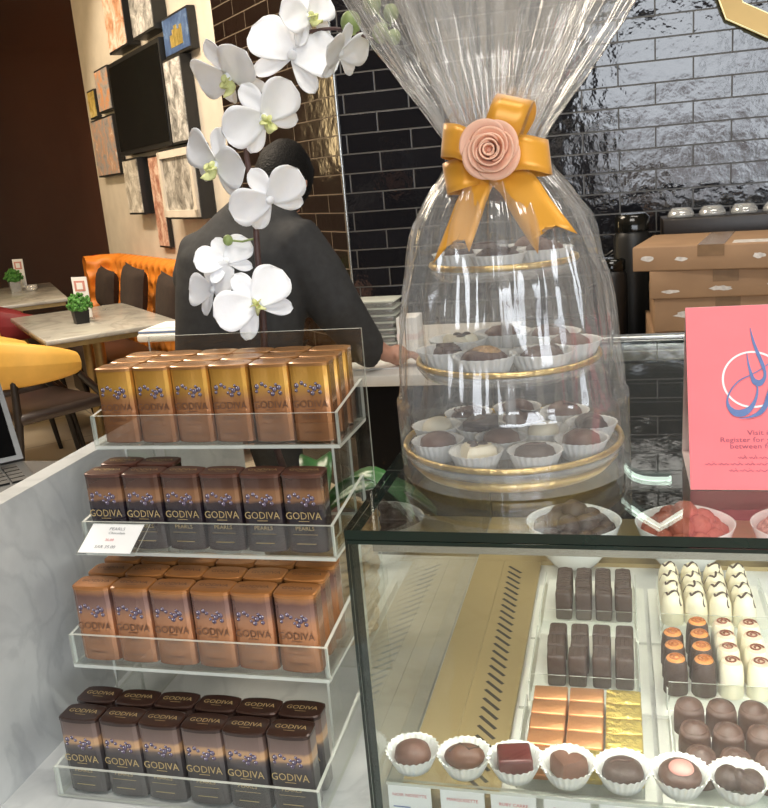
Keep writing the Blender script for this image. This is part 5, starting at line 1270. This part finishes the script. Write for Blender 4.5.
# jacket: one closed surface fused from the torso and two sleeves
def fuse(mb, name, mat, vox, parent, smooth=4):
    o = mb.build(name, mat, parent)
    md = o.modifiers.new('fuse', 'REMESH'); md.mode = 'VOXEL'; md.voxel_size = vox; md.use_smooth_shade = True
    m3 = o.modifiers.new('soft', 'SMOOTH'); m3.iterations = smooth; m3.factor = 0.5
    dg = bpy.context.evaluated_depsgraph_get(); m2 = bpy.data.meshes.new_from_object(o.evaluated_get(dg)); o.modifiers.clear(); o.data = m2
    m2.materials.clear(); m2.materials.append(mat)
    for p in m2.polygons: p.use_smooth = True
    return o
jb = MB(); rings = []
for py, xa, xb, dy, hd_ in ((430, 178, 300, 2.55, 0.135), (380, 178, 300, 2.55, 0.135), (330, 178, 303, 2.56, 0.13), (290, 178, 306, 2.58, 0.13), (255, 180, 310, 2.61, 0.13), (240, 190, 310, 2.63, 0.12), (227, 205, 303, 2.645, 0.105), (213, 220, 292, 2.655, 0.088), (203, 232, 282, 2.665, 0.075), (196, 239, 276, 2.67, 0.066)):
    A_ = onY(xa, py - 3 + 6 * (xa - 240) / -140, dy); B_ = onY(xb, py - 3 + 6 * (xb - 240) / -140, dy); c_ = (A_ + B_) / 2; hw_ = (B_ - A_).length / 2; ax_ = (B_ - A_).normalized()
    rings.append([c_ - PO + ax_ * hw_ * (abs(math.cos(t_)) ** 0.85) * (1 if math.cos(t_) > 0 else -1) + Vector((0, 1, 0)) * hd_ * math.sin(t_) for t_ in [2 * PI * k / 28 for k in range(28)]])
jb.loft(rings, 0)
jb.tube([q - PO for q in (onY(262, 244, 2.63), RS, (RS + EL) / 2 + Vector((0.004, 0, 0.006)), EL, (EL + CF) / 2, CF, CF + (WR - CF) * 0.35)], [0.095, 0.104, 0.09, 0.08, 0.068, 0.058, 0.052], 18)
LS2 = onY(201, 258, 2.62)
jb.tube([q - PO for q in (onY(236, 246, 2.62), LS2, LE + Vector((0.075, 0.03, 0.10)), LE + Vector((0.06, 0.08, 0)), LW + Vector((-0.03, -0.03, 0.01)), LW + Vector((0, 0, 0.004)))], [0.085, 0.085, 0.082, 0.074, 0.058, 0.052], 18)
fuse(jb, 'suit_jacket', M['suit'], 0.011, pe, 6)
tr_ = [
 [('pv', PV + Vector((0, 0, -0.02)), 0.15), ('rh', PV + Vector((0.09, 0, -0.08)), 0.105), ('rk', PV + Vector((0.1, 0.08, -0.42)), 0.08), ('ra', Vector((-1.05, 2.55, 0.10)), 0.075)],
 [('pv', PV + Vector((0, 0, -0.02)), 0.15), ('lh', PV + Vector((-0.09, 0, -0.08)), 0.105), ('lk', PV + Vector((-0.11, 0.06, -0.42)), 0.08), ('la', Vector((-1.27, 2.5, 0.10)), 0.075)],
]
skin_obj('trousers', tr_, M['suit'], 'pv')
cl = MB(); cl.lathe([(0.066, -0.01), (0.058, 0.022), (0.054, 0.02), (0.06, -0.01)], 20, 0, mat=basis(NB + hd * 0.035 - PO, hx_, (hd.cross(hx_)), hd)); cl.build('shirt_collar', M['suit'], pe)
for sx, a in ((1, Vector((-1.05, 2.6, 0))), (-1, Vector((-1.27, 2.55, 0)))):
    b = MB(); b.ball((a.x - PO.x, a.y - PO.y + 0.04, 0.035), (0.048, 0.14, 0.035), 0, 14, 8); b.build('shoe', M['frame_black'], pe)

# ------------------------------------------------------------------ light
def area(name, loc, rot, size, power, col=(1, 1, 1), sy=None):
    l = bpy.data.lights.new(name, 'AREA'); l.energy = power; l.color = col; l.size = size
    if sy: l.shape = 'RECTANGLE'; l.size_y = sy
    o = bpy.data.objects.new(name, l); COL.objects.link(o); o.location = loc; o.rotation_euler = rot; return o
w = bpy.data.worlds.new('world'); S.world = w; w.use_nodes = True
wt = w.node_tree; wt.nodes.clear()
wo = wt.nodes.new('ShaderNodeOutputWorld'); bg = wt.nodes.new('ShaderNodeBackground'); bg.inputs[1].default_value = 6.5
wc = wt.nodes.new('ShaderNodeTexCoord'); ws = wt.nodes.new('ShaderNodeSeparateXYZ'); wt.links.new(wc.outputs['Generated'], ws.inputs[0])
wn = wt.nodes.new('ShaderNodeTexNoise'); wn.inputs['Scale'].default_value = 9; wn.inputs['Detail'].default_value = 3; wt.links.new(wc.outputs['Generated'], wn.inputs['Vector'])
wm = wt.nodes.new('ShaderNodeMath'); wm.operation = 'MULTIPLY_ADD'; wm.inputs[1].default_value = 0.5; wt.links.new(wn.outputs['Fac'], wm.inputs[0]); wt.links.new(ws.outputs[2], wm.inputs[2])
wr = ramp(wt, [(0.13, (0.10, 0.095, 0.09)), (0.2, (0.22, 0.2, 0.2)), (0.27, (0.7, 0.74, 0.8)), (0.5, (0.95, 1.0, 1.06))]); wt.links.new(wm.outputs[0], wr.inputs[0])
wt.links.new(wr.outputs[0], bg.inputs[0]); wt.links.new(bg.outputs[0], wo.inputs[0])
pl = area('daylight_portal', (2.3, -3.04, 1.83), (math.radians(90), 0, math.radians(0)), 5.2, 1, sy=2.1); pl.data.cycles.is_portal = True
area('ceiling_panel_case', (0.1, 0.3, CEIL - 0.02), (0, 0, 0), 1.6, 38, (1, 0.95, 0.87), 0.7)
area('ceiling_panel_counter', (0.6, 2.2, CEIL - 0.02), (0, 0, 0), 1.6, 22, (1, 0.93, 0.82), 0.4)
area('ceiling_panel_dining', (-2.3, 2.9, CEIL - 0.02), (0, 0, 0), 1.6, 105, (1, 0.86, 0.68), 1.2)
def spot(name, loc, tgt, power, ang=50, col=(1, 0.82, 0.6), r_=0.05):
    l = bpy.data.lights.new(name, 'SPOT'); l.energy = power; l.color = col; l.spot_size = math.radians(ang); l.spot_blend = 0.5; l.shadow_soft_size = r_
    o = bpy.data.objects.new(name, l); COL.objects.link(o); o.location = loc; o.rotation_euler = (Vector(tgt) - Vector(loc)).to_track_quat('-Z', 'Y').to_euler(); return o
tvc = tvp(2.4, 0, 1.7)
spot('picture_spot', tvp(2.6, 1.5, CEIL - 0.05), tvp(2.6, 0, 1.7), 120, 70)
spot('picture_spot', tvp(1.4, 1.4, CEIL - 0.05), tvp(1.4, 0, 1.6), 75, 70)
area('tile_reflection_fill', (-5.0, 4.55, 2.1), (math.radians(90), 0, math.radians(-65)), 0.4, 14, (1, 0.72, 0.36), 1.3)  # added warm light out of view, puts gold reflections in the corner tiles
area('case_lamp', (0.3, GY0 + 0.03, GZ - 0.03), (math.radians(25), 0, 0), 1.0, 3.0, (1, 0.98, 0.9), 0.012)

S.view_settings.view_transform = 'Standard'; S.view_settings.look = 'None'; S.view_settings.gamma = 1; S.view_settings.use_curve_mapping = False
S.view_settings.exposure = 0.15
cy = S.cycles
cy.use_denoising = True
cy.max_bounces = 10; cy.transparent_max_bounces = 48; cy.glossy_bounces = 6; cy.diffuse_bounces = 4; cy.transmission_bounces = 4
cy.sample_clamp_indirect = 6; cy.caustics_reflective = False; cy.caustics_refractive = False
